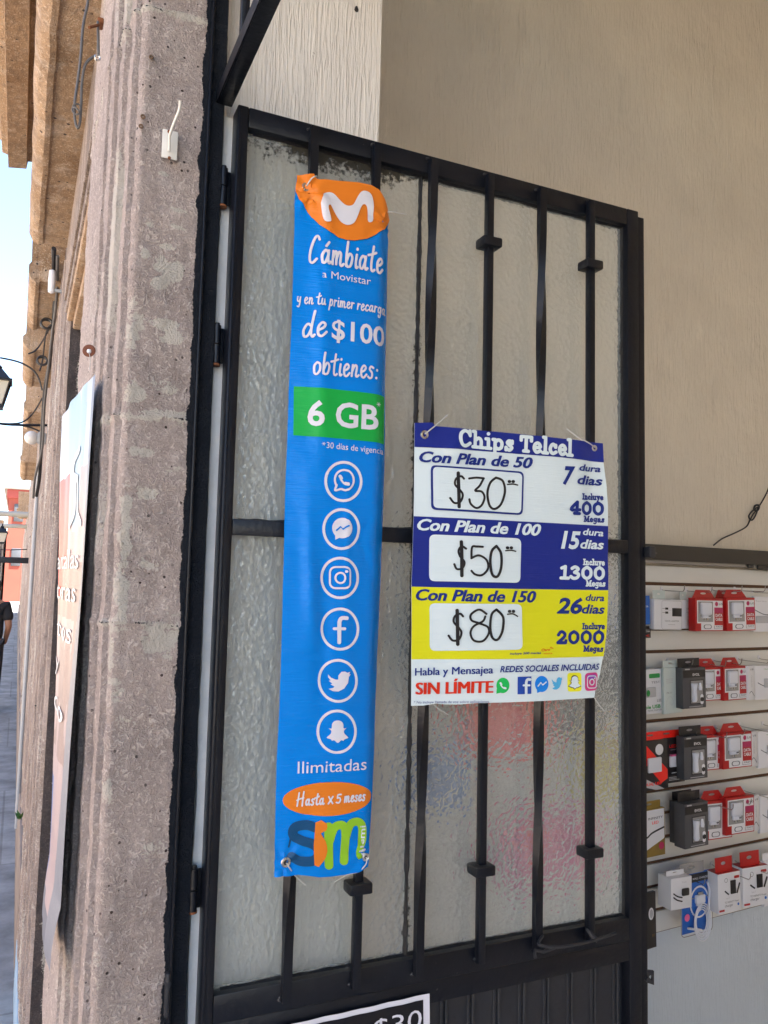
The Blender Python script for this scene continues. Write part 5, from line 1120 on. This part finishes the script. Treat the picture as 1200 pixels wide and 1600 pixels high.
# hooks above the packages
for px, py, ln, lb in [(1034,921,.12,'chrome hook above the leftmost white adapter box'), (1073,922,.13,'empty chrome hook right of the white adapter box tab'), (1112,921,.15,'chrome hook through the left red box of the top row'), (1148,921,.15,'chrome hook through the right red box of the top row'), (1176,924,.12,'chrome hook at the right end of the top row'),
     (1043,1033,.13,'chrome hook of the pale earphone box, second row'), (1083,1033,.16,'chrome hook of the charcoal box, second row'), (1115,1031,.14,'chrome hook of the left red box, second row'), (1153,1029,.15,'chrome hook of the right red box, second row'), (1186,1028,.12,'chrome hook at the right end of the second row'),
     (1048,1142,.13,'chrome hook of the black card with red tab, third row'), (1084,1140,.16,'chrome hook of the charcoal box, third row'), (1119,1137,.14,'chrome hook of the left red box, third row'), (1156,1133,.15,'chrome hook of the right red box, third row'), (1192,1131,.12,'chrome hook at the right end of the third row'),
     (1052,1250,.13,'empty chrome hook left of the charcoal boxes, fourth row'), (1086,1246,.18,'chrome hook of the charcoal boxes, fourth row'), (1125,1241,.15,'chrome hook of the left red box, fourth row'), (1162,1234,.16,'chrome hook of the right red box, fourth row'),
     (1053,1361,.15,'chrome hook of the white cube box, bottom row'), (1112,1350,.18,'chrome hook of the left white power charger box, bottom row'), (1148,1344,.16,'chrome hook of the right white power charger box, bottom row')]:
    u, z = PW(px, py, .02); hook(u, z, ln, lb)
# goods that show only as blurs through the door glass
def dplain(m1, m2):
    def f(q, w, h): ppoly(q, rrect(w*.12, h*.12, w*.88, h*.55, w*.06), m1, -.001); ppoly(q, rrect(w*.2, h*.64, w*.8, h*.84, w*.04), m2, -.001)
    return f
G2 = 'packages hanging behind the door glass'
for px0, py0, px1, py1, m, a, b, lb in [(725,1075,855,1175,C_BRED,C_BRED,C_BRED,'red package seen blurred through the glass just below the poster'), (865,1080,925,1150,C_INK,C_BLACK,C_LG,'dark package seen blurred through the glass right of the red one'),
    (655,1175,722,1260,C_BLUE,C_BLUE,C_BLUE,'blue package seen blurred through the glass at the left bars'), (918,1150,985,1250,C_GOLD,C_YEL,C_GOLD,'yellow package seen blurred through the glass near the lock stile'),
    (790,1280,855,1380,C_PINK,C_PINK,C_BRED,'pink package seen blurred through the glass low in the door'), (860,1265,925,1365,C_MAG,C_PINK,C_MAG,'magenta package seen blurred through the glass right of the pink one'),
    (650,940,720,1050,C_INK,C_GREY,C_LG,'dark package hidden behind the poster edge'), (945,980,992,1110,C_GREY,C_BLACK,C_INK,'dark package seen blurred through the glass beside the poster')]:
    card(px0, py0, px1, py1, .12, lb, dplain(a, b), a, G2, dep=.03, tab=False)
# ------------------------------------------------------------------ fixtures on the jamb
hb = empty('wall_hook', P(265,250,1.218), 'white painted steel bracket with a bent rod, screwed to the stone jamb', 'hook')
q = MB(); a = P(254,202,1.2155); b = P(276,252,1.2155)
q.box((a.x, 1.2125, b.z), (b.x, 1.2150, a.z), WHITEMETAL, .0008); q.build('plate', hb)
q = MB(); q.tube(smooth_path([P(264,236,1.208), P(264.5,225,1.205), P(265,212,1.200), P(272,192,1.185), P(280,172,1.172), P(281.5,157,1.165)], 4), .0021, WHITEMETAL, 8); q.build('rod', hb)
q = MB()
for px, py in ((264,206), (264.5,247)): p = P(px, py, 1.212); q.tube([(p.x, 1.2105, p.z), (p.x, 1.2125, p.z)], .0024, RUST, 10)
q.build('screw', hb)
q = MB()
for px, py in ((223,183), (220,198), (236,90)): p = P(px, py, 1.218); q.ring((p.x, 1.2165, p.z), (0, -1, 0), .0012, .0038, .0015, mat('clay_plug', (.16,.10,.06), .9), 12)
q.build('wall_plug', bld)
# iron hook and the loop of wire on the moulding
YM = 1.31
def M_(px, py, x=.095): return P(px, py, x, 0)
def MY(px, py, y=1.30): return P(px, py, y)
q = MB(); q.box((MY(152,31).x, 1.29, MY(152,40).z), (MY(162,31).x, 1.31, MY(152,31).z), RUST, .002)
q.tube([MY(153,34,1.29), MY(153.5,60,1.285), MY(154,90,1.29)], .0022, CABLEG, 8); q.tube([MY(139,43,1.27), MY(155,39,1.285)], .0022, RUST, 8); q.ring(MY(152,90,1.285), (0.2, -1, 0), .003, .0055, .002, STEEL, 14)
tag(q.build('iron_hook'), 'rusty iron hook driven into the moulded jamb with a steel ring', 'hook')
q = MB(); q.tube(smooth_path([MY(138,-30,1.32), MY(137,5,1.31), MY(130,40,1.30), MY(126,90,1.29), MY(121,130,1.29), MY(117,160,1.28), MY(117,185,1.28), MY(121,200,1.28), MY(125,190,1.28), MY(127,160,1.285), MY(128,130,1.285), MY(133,102,1.285), MY(144,90,1.285), MY(150,89,1.285)], 6), .0021, CABLEG, 8)
q.tube(smooth_path([MY(113,170,1.275), MY(116,163,1.27), MY(124,164,1.27), MY(126,172,1.27), MY(121,179,1.272), MY(114,175,1.275), MY(113,169,1.275), MY(118,168,1.268), MY(124,175,1.268)], 5), .0013, CABLEG, 6)
tag(q.build('wire_loop'), 'dark wire hanging in a long loop from the iron hook on the moulding', 'wire')
# rusty washer with white screw
c = MY(139,548,1.285); q = MB(); q.ring(c, (-.35, -1, 0), .0028, .0098, .0022, mat('orange_rust', (.15,.05,.025), .8, noise_amt=.3, nscale=200), 22); w_ = q.build('washer')
tag(w_, 'rusty brown washer on a screw above the hanging white banner', 'washer')
q = MB(); q.lathe(c+Vector((0, -.003, -.002)), [(0, -.003), (.0028, -.002), (.0034, 0), (.0028, .003), (0, .004)], C_WHITE, 12); q.build('screw_head', w_)
q = MB(); q.tube(smooth_path([c+Vector((0,-.004,-.004)), MY(141,562,1.283), MY(140,578,1.285)], 4), .0006, NYLON, 6); q.build('string', w_)

# ------------------------------------------------------------------ banner hanging on the street front, seen edge-on
bn = empty('hanging_banner', (.03, 1.6, .5), 'long white and red street banner seen edge-on beside the stone jamb', 'banner')
# world quad: near edge (x .088..) at y 1.40, far edge y 1.72; u along street, z up
def fb(u, z):
    """u 0 = near edge, 1 = far edge; z world -> point"""
    y = 1.300+.320*u
    x = .0875-.0285*u*(1-.85*min(1, max(0, (1.80-z)/.72))) + .0035*math.sin(z*4+2*u) + .003*nz((u*2, 0, z), 3)
    if z < 1.12: x += -.010*math.sin(min(1, (1.12-z)/.16)*3.14)*(1-u*.5)
    return Vector((x-.006*math.sin(u*math.pi), y, z))
zpx = lambda py, u=.5: P(110, py, 1.300+.320*u).z
ZTN, ZTF = P(138,583,1.300).z, P(102,655,1.62).z
zt = lambda u: ZTN+(ZTF-ZTN)*u; zbn = zpx(1490, .2)
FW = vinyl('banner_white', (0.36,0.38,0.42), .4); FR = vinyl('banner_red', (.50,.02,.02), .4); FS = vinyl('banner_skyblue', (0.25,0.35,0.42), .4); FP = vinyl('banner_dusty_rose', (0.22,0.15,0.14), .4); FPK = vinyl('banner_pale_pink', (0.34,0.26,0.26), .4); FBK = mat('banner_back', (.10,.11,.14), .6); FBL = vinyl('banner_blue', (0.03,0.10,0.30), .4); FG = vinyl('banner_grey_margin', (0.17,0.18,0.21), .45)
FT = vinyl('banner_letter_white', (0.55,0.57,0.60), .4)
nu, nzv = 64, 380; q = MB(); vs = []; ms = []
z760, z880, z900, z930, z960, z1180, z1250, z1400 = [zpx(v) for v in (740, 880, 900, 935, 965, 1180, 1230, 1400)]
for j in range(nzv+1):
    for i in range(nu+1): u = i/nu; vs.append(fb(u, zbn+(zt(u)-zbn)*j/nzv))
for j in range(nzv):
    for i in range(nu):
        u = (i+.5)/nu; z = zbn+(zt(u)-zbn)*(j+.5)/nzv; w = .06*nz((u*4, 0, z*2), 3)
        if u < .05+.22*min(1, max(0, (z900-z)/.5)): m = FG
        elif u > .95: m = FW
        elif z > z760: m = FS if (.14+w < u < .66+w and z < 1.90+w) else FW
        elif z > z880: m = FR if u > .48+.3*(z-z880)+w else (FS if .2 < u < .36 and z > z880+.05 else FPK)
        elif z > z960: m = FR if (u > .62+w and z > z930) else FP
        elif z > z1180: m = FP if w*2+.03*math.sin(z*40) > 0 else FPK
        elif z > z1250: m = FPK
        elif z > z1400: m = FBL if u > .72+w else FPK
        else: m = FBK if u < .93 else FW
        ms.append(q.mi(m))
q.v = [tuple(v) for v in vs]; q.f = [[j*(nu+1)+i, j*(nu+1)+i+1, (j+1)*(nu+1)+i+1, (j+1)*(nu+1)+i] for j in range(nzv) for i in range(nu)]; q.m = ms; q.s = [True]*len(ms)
# printed words, read from the street
def ftext(t, py, h, u0, u1):
    tv, tf = text_mesh(t, .0, 0); a = min(v[0] for v in tv); b = max(v[0] for v in tv); out = []; z = zpx(py)
    for x, y in tv:
        u = u1+(u0-u1)*(x-a)/(b-a); o = fb(u, z+y/.73*h); out.append((o.x-.0016, o.y-.0005, o.z))
    q.add(out, tf, FT, False)
for t, py, h, u0, u1 in (('antallas', 889, .034, .12, .95), ('terias', 938, .034, .14, .95), ('tros', 1000, .036, .20, .90), ('y', 1056, .034, .72, .95), ('cio', 1122, .036, .30, .92)): ftext(t, py, h, u0, u1)
def fstroke(pts, w):
    rv_, rf = ribbon([((p[0])*.32, zpx(p[1])) for p in pts], w, 6); q.add([(lambda o: (o.x-.0014, o.y-.0004, o.z))(fb(v[0]/.32, v[1])) for v in rv_], rf, FT, False)
fstroke([(.24,712),(.36,722),(.38,745),(.26,755)], .012); fstroke([(.36,752),(.30,800),(.42,824)], .010); fstroke([(.26,755),(.22,800),(.12,824)], .010); fstroke([(.32,755),(.32,790)], .014)
q.build('printed_sheet', bn, recalc=False)

# ------------------------------------------------------------------ the street beyond: more fronts on the same line
CABS = []
specs = [('neighbouring_building', 4.13, 9.2, 'worn pink stone building with pilasters, just beyond the hanging banner', [(4.9, 5.5), (6.5, 7.3), (8.3, 9.2)], [(3.45, 4.15, 2.78, .9), (4.45, 5.35, 2.76, 1.35), (6.3, 7.1, 2.78, 1.0)], 3.7),
         ('corner_building', 9.25, 20, 'weathered grey-pink building with pipes, further down the left street front', [(10.2, 11), (12.6, 13.5), (15.5, 16.5), (18.8, 20)], [(9.7, 11.6, 2.85, 1.6)], 3.4),
         ('distant_building', 20.1, 42, 'low pale building near the far end of the stone street front', [(22, 23.5), (27, 29), (34, 37)], [(18.2, 20.5, 2.9, 3.0)], 3.2)]
for name, y0, y1, lb, piers, corn, H in specs:
    bo = empty(name, (.2, y0, GZ), lb, 'building')
    q = MB(); q.box((.20, y0, GZ), (8, y1, H+1.2), STONE_FAR); q.build('wall', bo)
    q = MB(); q.box((.112, y0+.02, 2.5), (.1995, y1-.02, H), STONE_FAR, .01); q.build('frieze', bo)
    for a, b in piers:
        xx = .092+.004*a/5
        swept_wall('stone_pier', pathn(a, b, xx), GZ, 2.5, .03, STONE_FAR, bo, amp=.004, joints=[.45, .98, 1.52, 2.05], wear_lightf=lambda p, a=a: (max(0, .25+.55*nz(p, 2.2)), 0, max([0]+[(1-abs(p.y-a-d)/.03)*(.7+.6*nz(p, 4)) for d in (.02, .11, .27)])), zstep=.05)
    q = MB(); q.box((.085, y0+.05, GZ), (.1990, y1-.05, GZ+.42), mat('stained_plinth', (.22,.18,.15), .85, noise_amt=.5, nscale=5, bump=1, bscale=30), .01); q.build('plinth', bo)
    for a, b, z, k in corn: cornice(a, b, z, bo, .10, k, top=False)
# door leaves between the piers are the same recessed wall; conduits and pipes on the front
PIPE = mat('white_pvc_pipe', (.34,.36,.37), .5, noise_amt=.2, nscale=12)
q = MB(); q.tube([(.082, 5.75, .0), (.082, 5.75, 2.3)], .012, PIPE, 10); q.tube([(.080, 6.1, .0), (.080, 6.1, 1.9)], .009, PIPE, 10); tag(q.build('drain_pipe'), 'pair of pale drain pipes running down the stone front behind the cables', 'pipe')
q = MB(); pts = [P(84,388,3.3), P(85,455,3.6), P(84,500,3.9), P(79,560,4.1), P(70,610,4.3), P(66,670,4.4), P(62,740,4.5), P(57,775,4.6)]
q.tube(smooth_path([(v.x-.0, v.y, v.z) for v in pts], 6), .009, CABLE, 8); q.tube(smooth_path([P(90,400,3.3), P(88,470,3.6), P(82,520,3.9), P(74,590,4.1), P(69,640,4.3), P(66,700,4.4), P(55,745,4.5), P(52,778,4.6)], 6), .006, CABLEG, 8)
tag(q.build('cable_bundle'), 'thick black bundle of cables running down the stone street front', 'cable')
for pts, r_, lb in [([P(0,559,4.2), P(20,563,4.2), P(35,568,4.2), P(50,577,4.2), P(60,590,4.2), P(66,610,4.2)], .0045, 'thin black wire crossing the sky just above the near lantern'),
    ([P(-10,661,4.6), P(20,662,4.6), P(38,658,4.6), P(52,645,4.6), P(66,622,4.5)], .0045, 'black wire curving up to the cables from the left, above the globe lamp'),
    ([P(22,663.5,4.62), P(45,667,4.62), P(62,674,4.62)], .0045, 'short black wire running down to the globe lamp'),
    ([P(62,580,4.2), P(67,560,4.2), P(72,520,4.1), P(84,500,4.0)], .004, 'grey wire drooping beside the cable coils'),
    ([P(44,553,4.2), P(55,548,4.2), P(65,535,4.2), P(80,508,4.1)], .004, 'grey wire sloping up across the cornice block'),
    ([P(50,480,4.2), P(50,500,4.2), P(54,515,4.2), P(60,505,4.2), P(78,455,4.0), P(84,440,3.9)], .003, 'thin wire hanging in a loop below the cornice')]:
    q = MB(); q.tube(smooth_path(pts, 6), r_, CABLE, 6); tag(q.build('wire'), lb, 'wire')
for cx, cy, r_, y, lb in ((73,505,8,3.9,'dark coil of spare cable hanging on the street front, upper one'), (66,563,7,4.1,'smaller dark coil of cable hanging below the other coil')):
    q = MB(); c = P(cx, cy, y); rr_ = r_*y/1380*1.0
    for k in range(3): q.tube(smooth_path([c+Vector((rr_*math.cos(t)*(1+.06*k), .01*k, rr_*math.sin(t)*(1-.05*k))) for t in [R(i*30) for i in range(13)]], 3), .0045, CABLE, 6)
    tag(q.build('cable_coil'), lb, 'cable')
# grey junction box + bulkhead lamp (round globe) on the wall
gl = empty('globe_lamp', P(58,684,4.9), 'round white globe lamp on a pale wall bracket below the wires', 'lamp')
q = MB(); c = P(49.5,684,4.9); q.lathe(c, [(.038*math.sin(R(a_)), -.038*math.cos(R(a_))) for a_ in range(0, 181, 15)], mat('frosted_globe', (.66,.66,.64), .25), 20); q.build('globe', gl)
q = MB(); q.box((c.x+.028, c.y-.03, c.z-.028), (.10, c.y+.03, c.z+.03), PIPE, .006); q.build('bracket', gl)
wl_ = empty('wall_lamp', P(80,440,3.4), 'small white oval lamp tucked under the cornice', 'lamp')
q = MB(); c = P(81,440,3.4); q.lathe((c.x, c.y, c.z), [(.0, -.05), (.012, -.044), (.014, 0), (.012, .044), (0, .05)], C_WHITE, 14); q.build('shade', wl_)
q = MB(); q.box((c.x+.01, c.y-.006, c.z-.04), (.11, c.y+.006, c.z-.028), PIPE, .002); q.build('arm', wl_)
# street lanterns
LAMPG = mat('lantern_glass', (.60,.56,.46), .3)
def lantern(cx, cz, y, s, label):
    o = empty('street_lantern', (cx, y, cz), label, 'street lamp', 'black wall lanterns along the street front')
    sq = lambda r, h: [(cx+r*a, y+r*b, cz+h) for a, b in ((-1,-1),(1,-1),(1,1),(-1,1))]
    def frus(q, r0, h0, r1, h1, m): q.add(sq(r0*s, h0*s)+sq(r1*s, h1*s), [[0,1,5,4],[1,2,6,5],[2,3,7,6],[3,0,4,7],[3,2,1,0],[4,5,6,7]], m)
    q = MB(); frus(q, .15, .30, .06, .42, BLACK); frus(q, .17, .275, .17, .299, BLACK); q.lathe((cx, y, cz+.42*s), [(.05*s, 0), (.06*s, .03*s), (.02*s, .07*s), (.012*s, .12*s), (0, .14*s)], BLACK, 14); q.build('roof', o)
    q = MB(); frus(q, .075, .02, .135, .274, LAMPG); q.build('lantern_glass', o)
    q = MB()
    for a, b in ((-1,-1),(1,-1),(1,1),(-1,1)): q.tube([(cx+a*.082*s, y+b*.082*s, cz+.0), (cx+a*.145*s, y+b*.145*s, cz+.275*s)], .011*s, BLACK, 6)
    frus(q, .09, -.03, .09, .015, BLACK); q.build('frame', o)
    q = MB(); q.tube(smooth_path([(cx, y, cz-.03*s), (cx, y, cz-.14*s), (cx+.05, y, cz-.2*s), (.12, y, cz-.16*s)], 5), .014*s, BLACK, 8); q.box((.098, y-.03, cz-.26*s), (.125, y+.03, cz-.02), BLACK, .003); q.build('bracket', o)
c = P(-9, 634, 4.6); lantern(c.x, c.z, 4.6, .46, 'black wall lantern cut by the left edge, the nearer and higher one')
c = P(2, 848, 14.); lantern(c.x, c.z, 14., .55, 'black wall lantern far down the street, above the walking person')
# projecting sign arms
q = MB(); z = P(10, 875, 10.5).z; q.box((P(-8,875,10.5).x-.6, 10.45, z-.035), (.11, 10.5, z+.035), BLACK2, .006); tag(q.build('projecting_beam'), 'dark beam sticking out from the street front above the person', 'beam')
for px, py, y, r_, lb in ((20,803,17,.055,'upper white tube projecting from the distant front'), (20,822,19,.05,'lower white tube projecting from the distant front')):
    p = P(px, py, y); q = MB(); q.tube([(p.x-.75, y, p.z-.01), (.13, y, p.z)], r_, mat('white_tube', (.42,.40,.34), .5), 10); tag(q.build('projecting_tube'), lb, 'awning arm')
# red building closing the street
RB = mat('red_brick_render', (.26,.055,.035), .85, noise_amt=.25, nscale=1.2, bump=.5, bscale=4)
rb = empty('red_building', (.2, 60, GZ), 'bright red building closing the far end of the street', 'building')
zt_ = P(25, 765, 60).z; x0_ = P(13,800,60).x
q = MB(); q.box((x0_, 60, GZ), (6, 80, zt_-.6), RB); q.build('wall', rb)
q = MB(); q.box((x0_-.15, 59.8, zt_-.6), (6, 80, zt_), mat('dark_red_band', (.28,.05,.04), .8), .05); q.box((x0_-.35, 59.6, zt_), (6, 80, zt_+.18), mat('grey_coping', (.3,.27,.24), .8), .03); q.build('parapet', rb)
for k in range(3):
    for z in (2.2, 5.2):
        q = MB(); q.box((x0_+.35+k*1.5, 59.93, z), (x0_+.95+k*1.5, 59.99, z+1.2), C_GREY, .02); w_ = q.build('window', rb)
pb = empty('pale_building', (-4, 66, GZ), 'pale cream building left of the red one at the end of the street', 'building')
q = MB(); q.box((-9, 64, GZ), (x0_-.2, 80, 5.2), mat('cream_render', (.34,.31,.25), .85, noise_amt=.2, nscale=1), .05); q.build('wall', pb)
for k in range(4):
    q = MB(); q.box((-2.1-k*1.6, 63.95, 1.8), (-1.2-k*1.6, 63.99, 3.4), C_GREY, .02); q.build('window', pb)
q = MB(); q.box((-9.1, 63.8, 5.2), (x0_-.3, 64.6, 5.5), STONE_WARM_LIT, .03); q.build('cornice', pb)
# fronts across the road, in full sun: they warm the shaded side
SUNNY = mat('sunny_ochre_render', (.68,.50,.32), .85, noise_amt=.12, nscale=.8)
cols_ = [(.66,.54,.40), (.72,.64,.54), (.62,.46,.36), (.70,.60,.48)]
for k in range(6):
    y0 = -30+k*14; o = empty('street_front', (-9.3, y0, GZ), ['ochre', 'cream', 'terracotta', 'sand', 'amber', 'straw'][k]+' rendered house front across the road', 'building', 'house fronts across the road')
    q = MB(); q.box((-16, y0, GZ), (-9.2, y0+13.9, 4.2+.4*(k % 3)), mat('sunny_render_%s' % 'abcdef'[k], cols_[k % 4], .85, noise_amt=.12, nscale=.8)); q.build('wall', o)
    for j in range(4):
        q = MB(); q.box((-9.21, y0+1.4+j*3.2, GZ), (-9.15, y0+2.5+j*3.2, 2.3), WOODD, .01); q.build('door', o)
        q = MB(); q.box((-9.21, y0+1.5+j*3.2, 2.7), (-9.15, y0+2.4+j*3.2, 3.7), C_GREY, .01); q.build('window', o)

# ------------------------------------------------------------------ person walking away at the left edge
SKIN = mat('skin', (.30,.145,.085), .55); CLOTH = mat('black_cotton', (.012,.012,.014), .9, bump=.3, bscale=80); HAIR = mat('black_hair', (.01,.008,.007), .6)
TROU = mat('dark_trousers', (.016,.017,.022), .9); SHOE = mat('dark_shoe', (.02,.02,.02), .6)
def skinned(name, verts, edges, radii, m, parent, sub=2):
    me = bpy.data.meshes.new(name); me.from_pydata(verts, edges, []); o = bpy.data.objects.new(name, me); COL.objects.link(o)
    md = o.modifiers.new('skin', 'SKIN'); md.use_smooth_shade = True
    for i, r in enumerate(radii): me.skin_vertices[0].data[i].radius = (r[0], r[1]) if isinstance(r, tuple) else (r, r)
    me.skin_vertices[0].data[0].use_root = True
    s_ = o.modifiers.new('sub', 'SUBSURF'); s_.levels = sub; s_.render_levels = sub
    dg = bpy.context.evaluated_depsgraph_get(); m2 = bpy.data.meshes.new_from_object(o.evaluated_get(dg)); bpy.data.objects.remove(o)
    m2.materials.clear(); m2.materials.append(m); o = bpy.data.objects.new(name, m2); COL.objects.link(o)
    for p_ in m2.polygons: p_.use_smooth = True
    o.parent = parent; o.matrix_parent_inverse = Matrix.Translation(-parent.location); return o
PX, PY = P(-14, 960, 12).x, 12.0
pe = empty('person', (PX, PY, GZ), 'person in a black t-shirt and dark trousers walking away at the left edge', 'person')
def V(x, y, z): return (PX+x, PY+y, GZ+z)
skv = [V(0,0,.92), V(0,0,1.1), V(0,.0,1.3), V(0,0,1.42), V(0,.01,1.5), V(0,.02,1.58), V(0,.02,1.66),
       V(.17,0,1.38), V(.225,-.05,1.12), V(.19,.12,.93), V(.17,.19,.87), V(-.17,0,1.38), V(-.22,-.03,1.12), V(-.2,.1,.95), V(-.18,.16,.88),
       V(.09,0,.88), V(.10,.06,.50), V(.10,-.10,.12), V(.10,.02,.05), V(-.09,0,.88), V(-.10,.16,.50), V(-.10,.14,.10), V(-.10,.27,.05)]
ske = [(0,1),(1,2),(2,3),(3,4),(4,5),(5,6),(3,7),(7,8),(8,9),(9,10),(3,11),(11,12),(12,13),(13,14),(0,15),(15,16),(16,17),(17,18),(0,19),(19,20),(20,21),(21,22)]
skr = [(.15,.11),(.13,.10),(.16,.11),(.10,.09),.055,.085,.085,.06,.045,.034,.04,.06,.045,.034,.04,.085,.06,.042,.04,.085,.06,.042,.04]
skinned('body', skv, ske, skr, SKIN, pe)
skinned('t_shirt', [V(0,0,.86), V(0,0,1.1), V(0,0,1.3), V(0,0,1.42), V(.175,0,1.39), V(.222,-.04,1.17), V(-.175,0,1.39), V(-.222,-.03,1.17)], [(0,1),(1,2),(2,3),(3,4),(4,5),(3,6),(6,7)],
        [(.19,.14),(.17,.13),(.18,.135),(.11,.10),.078,.075,.078,.075], CLOTH, pe)
skinned('trousers', [V(0,0,.92), V(.095,0,.86), V(.10,.06,.50), V(.10,-.09,.12), V(-.095,0,.86), V(-.10,.16,.50), V(-.10,.14,.10)], [(0,1),(1,2),(2,3),(0,4),(4,5),(5,6)], [(.16,.12),.10,.075,.065,.10,.075,.065], TROU, pe)
for sx, sy in ((.10, 0), (-.10, .22)):
    q = MB(); q.box((PX+sx-.045, PY+sy-.12, GZ+.0), (PX+sx+.045, PY+sy+.14, GZ+.09), SHOE, .03); q.build('shoe', pe)
q = MB(); q.lathe((PX, PY, GZ+1.64), [(0, -.10), (.075, -.085), (.10, -.03), (.105, .03), (.09, .08), (.05, .115), (0, .125)], HAIR, 20); q.build('hair', pe)
q = MB()
for sx in (-.095, .095): q.lathe((PX+sx, PY+.03, GZ+1.62), [(0,-.035),(.012,-.02),(.015,.01),(.01,.03),(0,.035)], SKIN, 10)
q.build('ear', pe)
# small green weed at the foot of the wall
q = MB(); wp = P(32, 1281, .07, 0); 
for k in range(14):
    a_ = random.random()*6.28; r_ = .02+.03*random.random(); t = Vector((math.cos(a_)*r_*.6-.01, math.sin(a_)*r_, .02+.03*random.random())); c = Vector((wp.x, wp.y, wp.z)); s_ = Vector((-math.sin(a_), math.cos(a_), 0))*.008
    q.add([c, c+t*.5+s_, c+t, c+t*.5-s_], [[0,1,2,3]], mat('leaf_green', (.05,.16,.03), .6))
tag(q.build('weed'), 'small green weed sprouting at the foot of the stone front', 'plant')
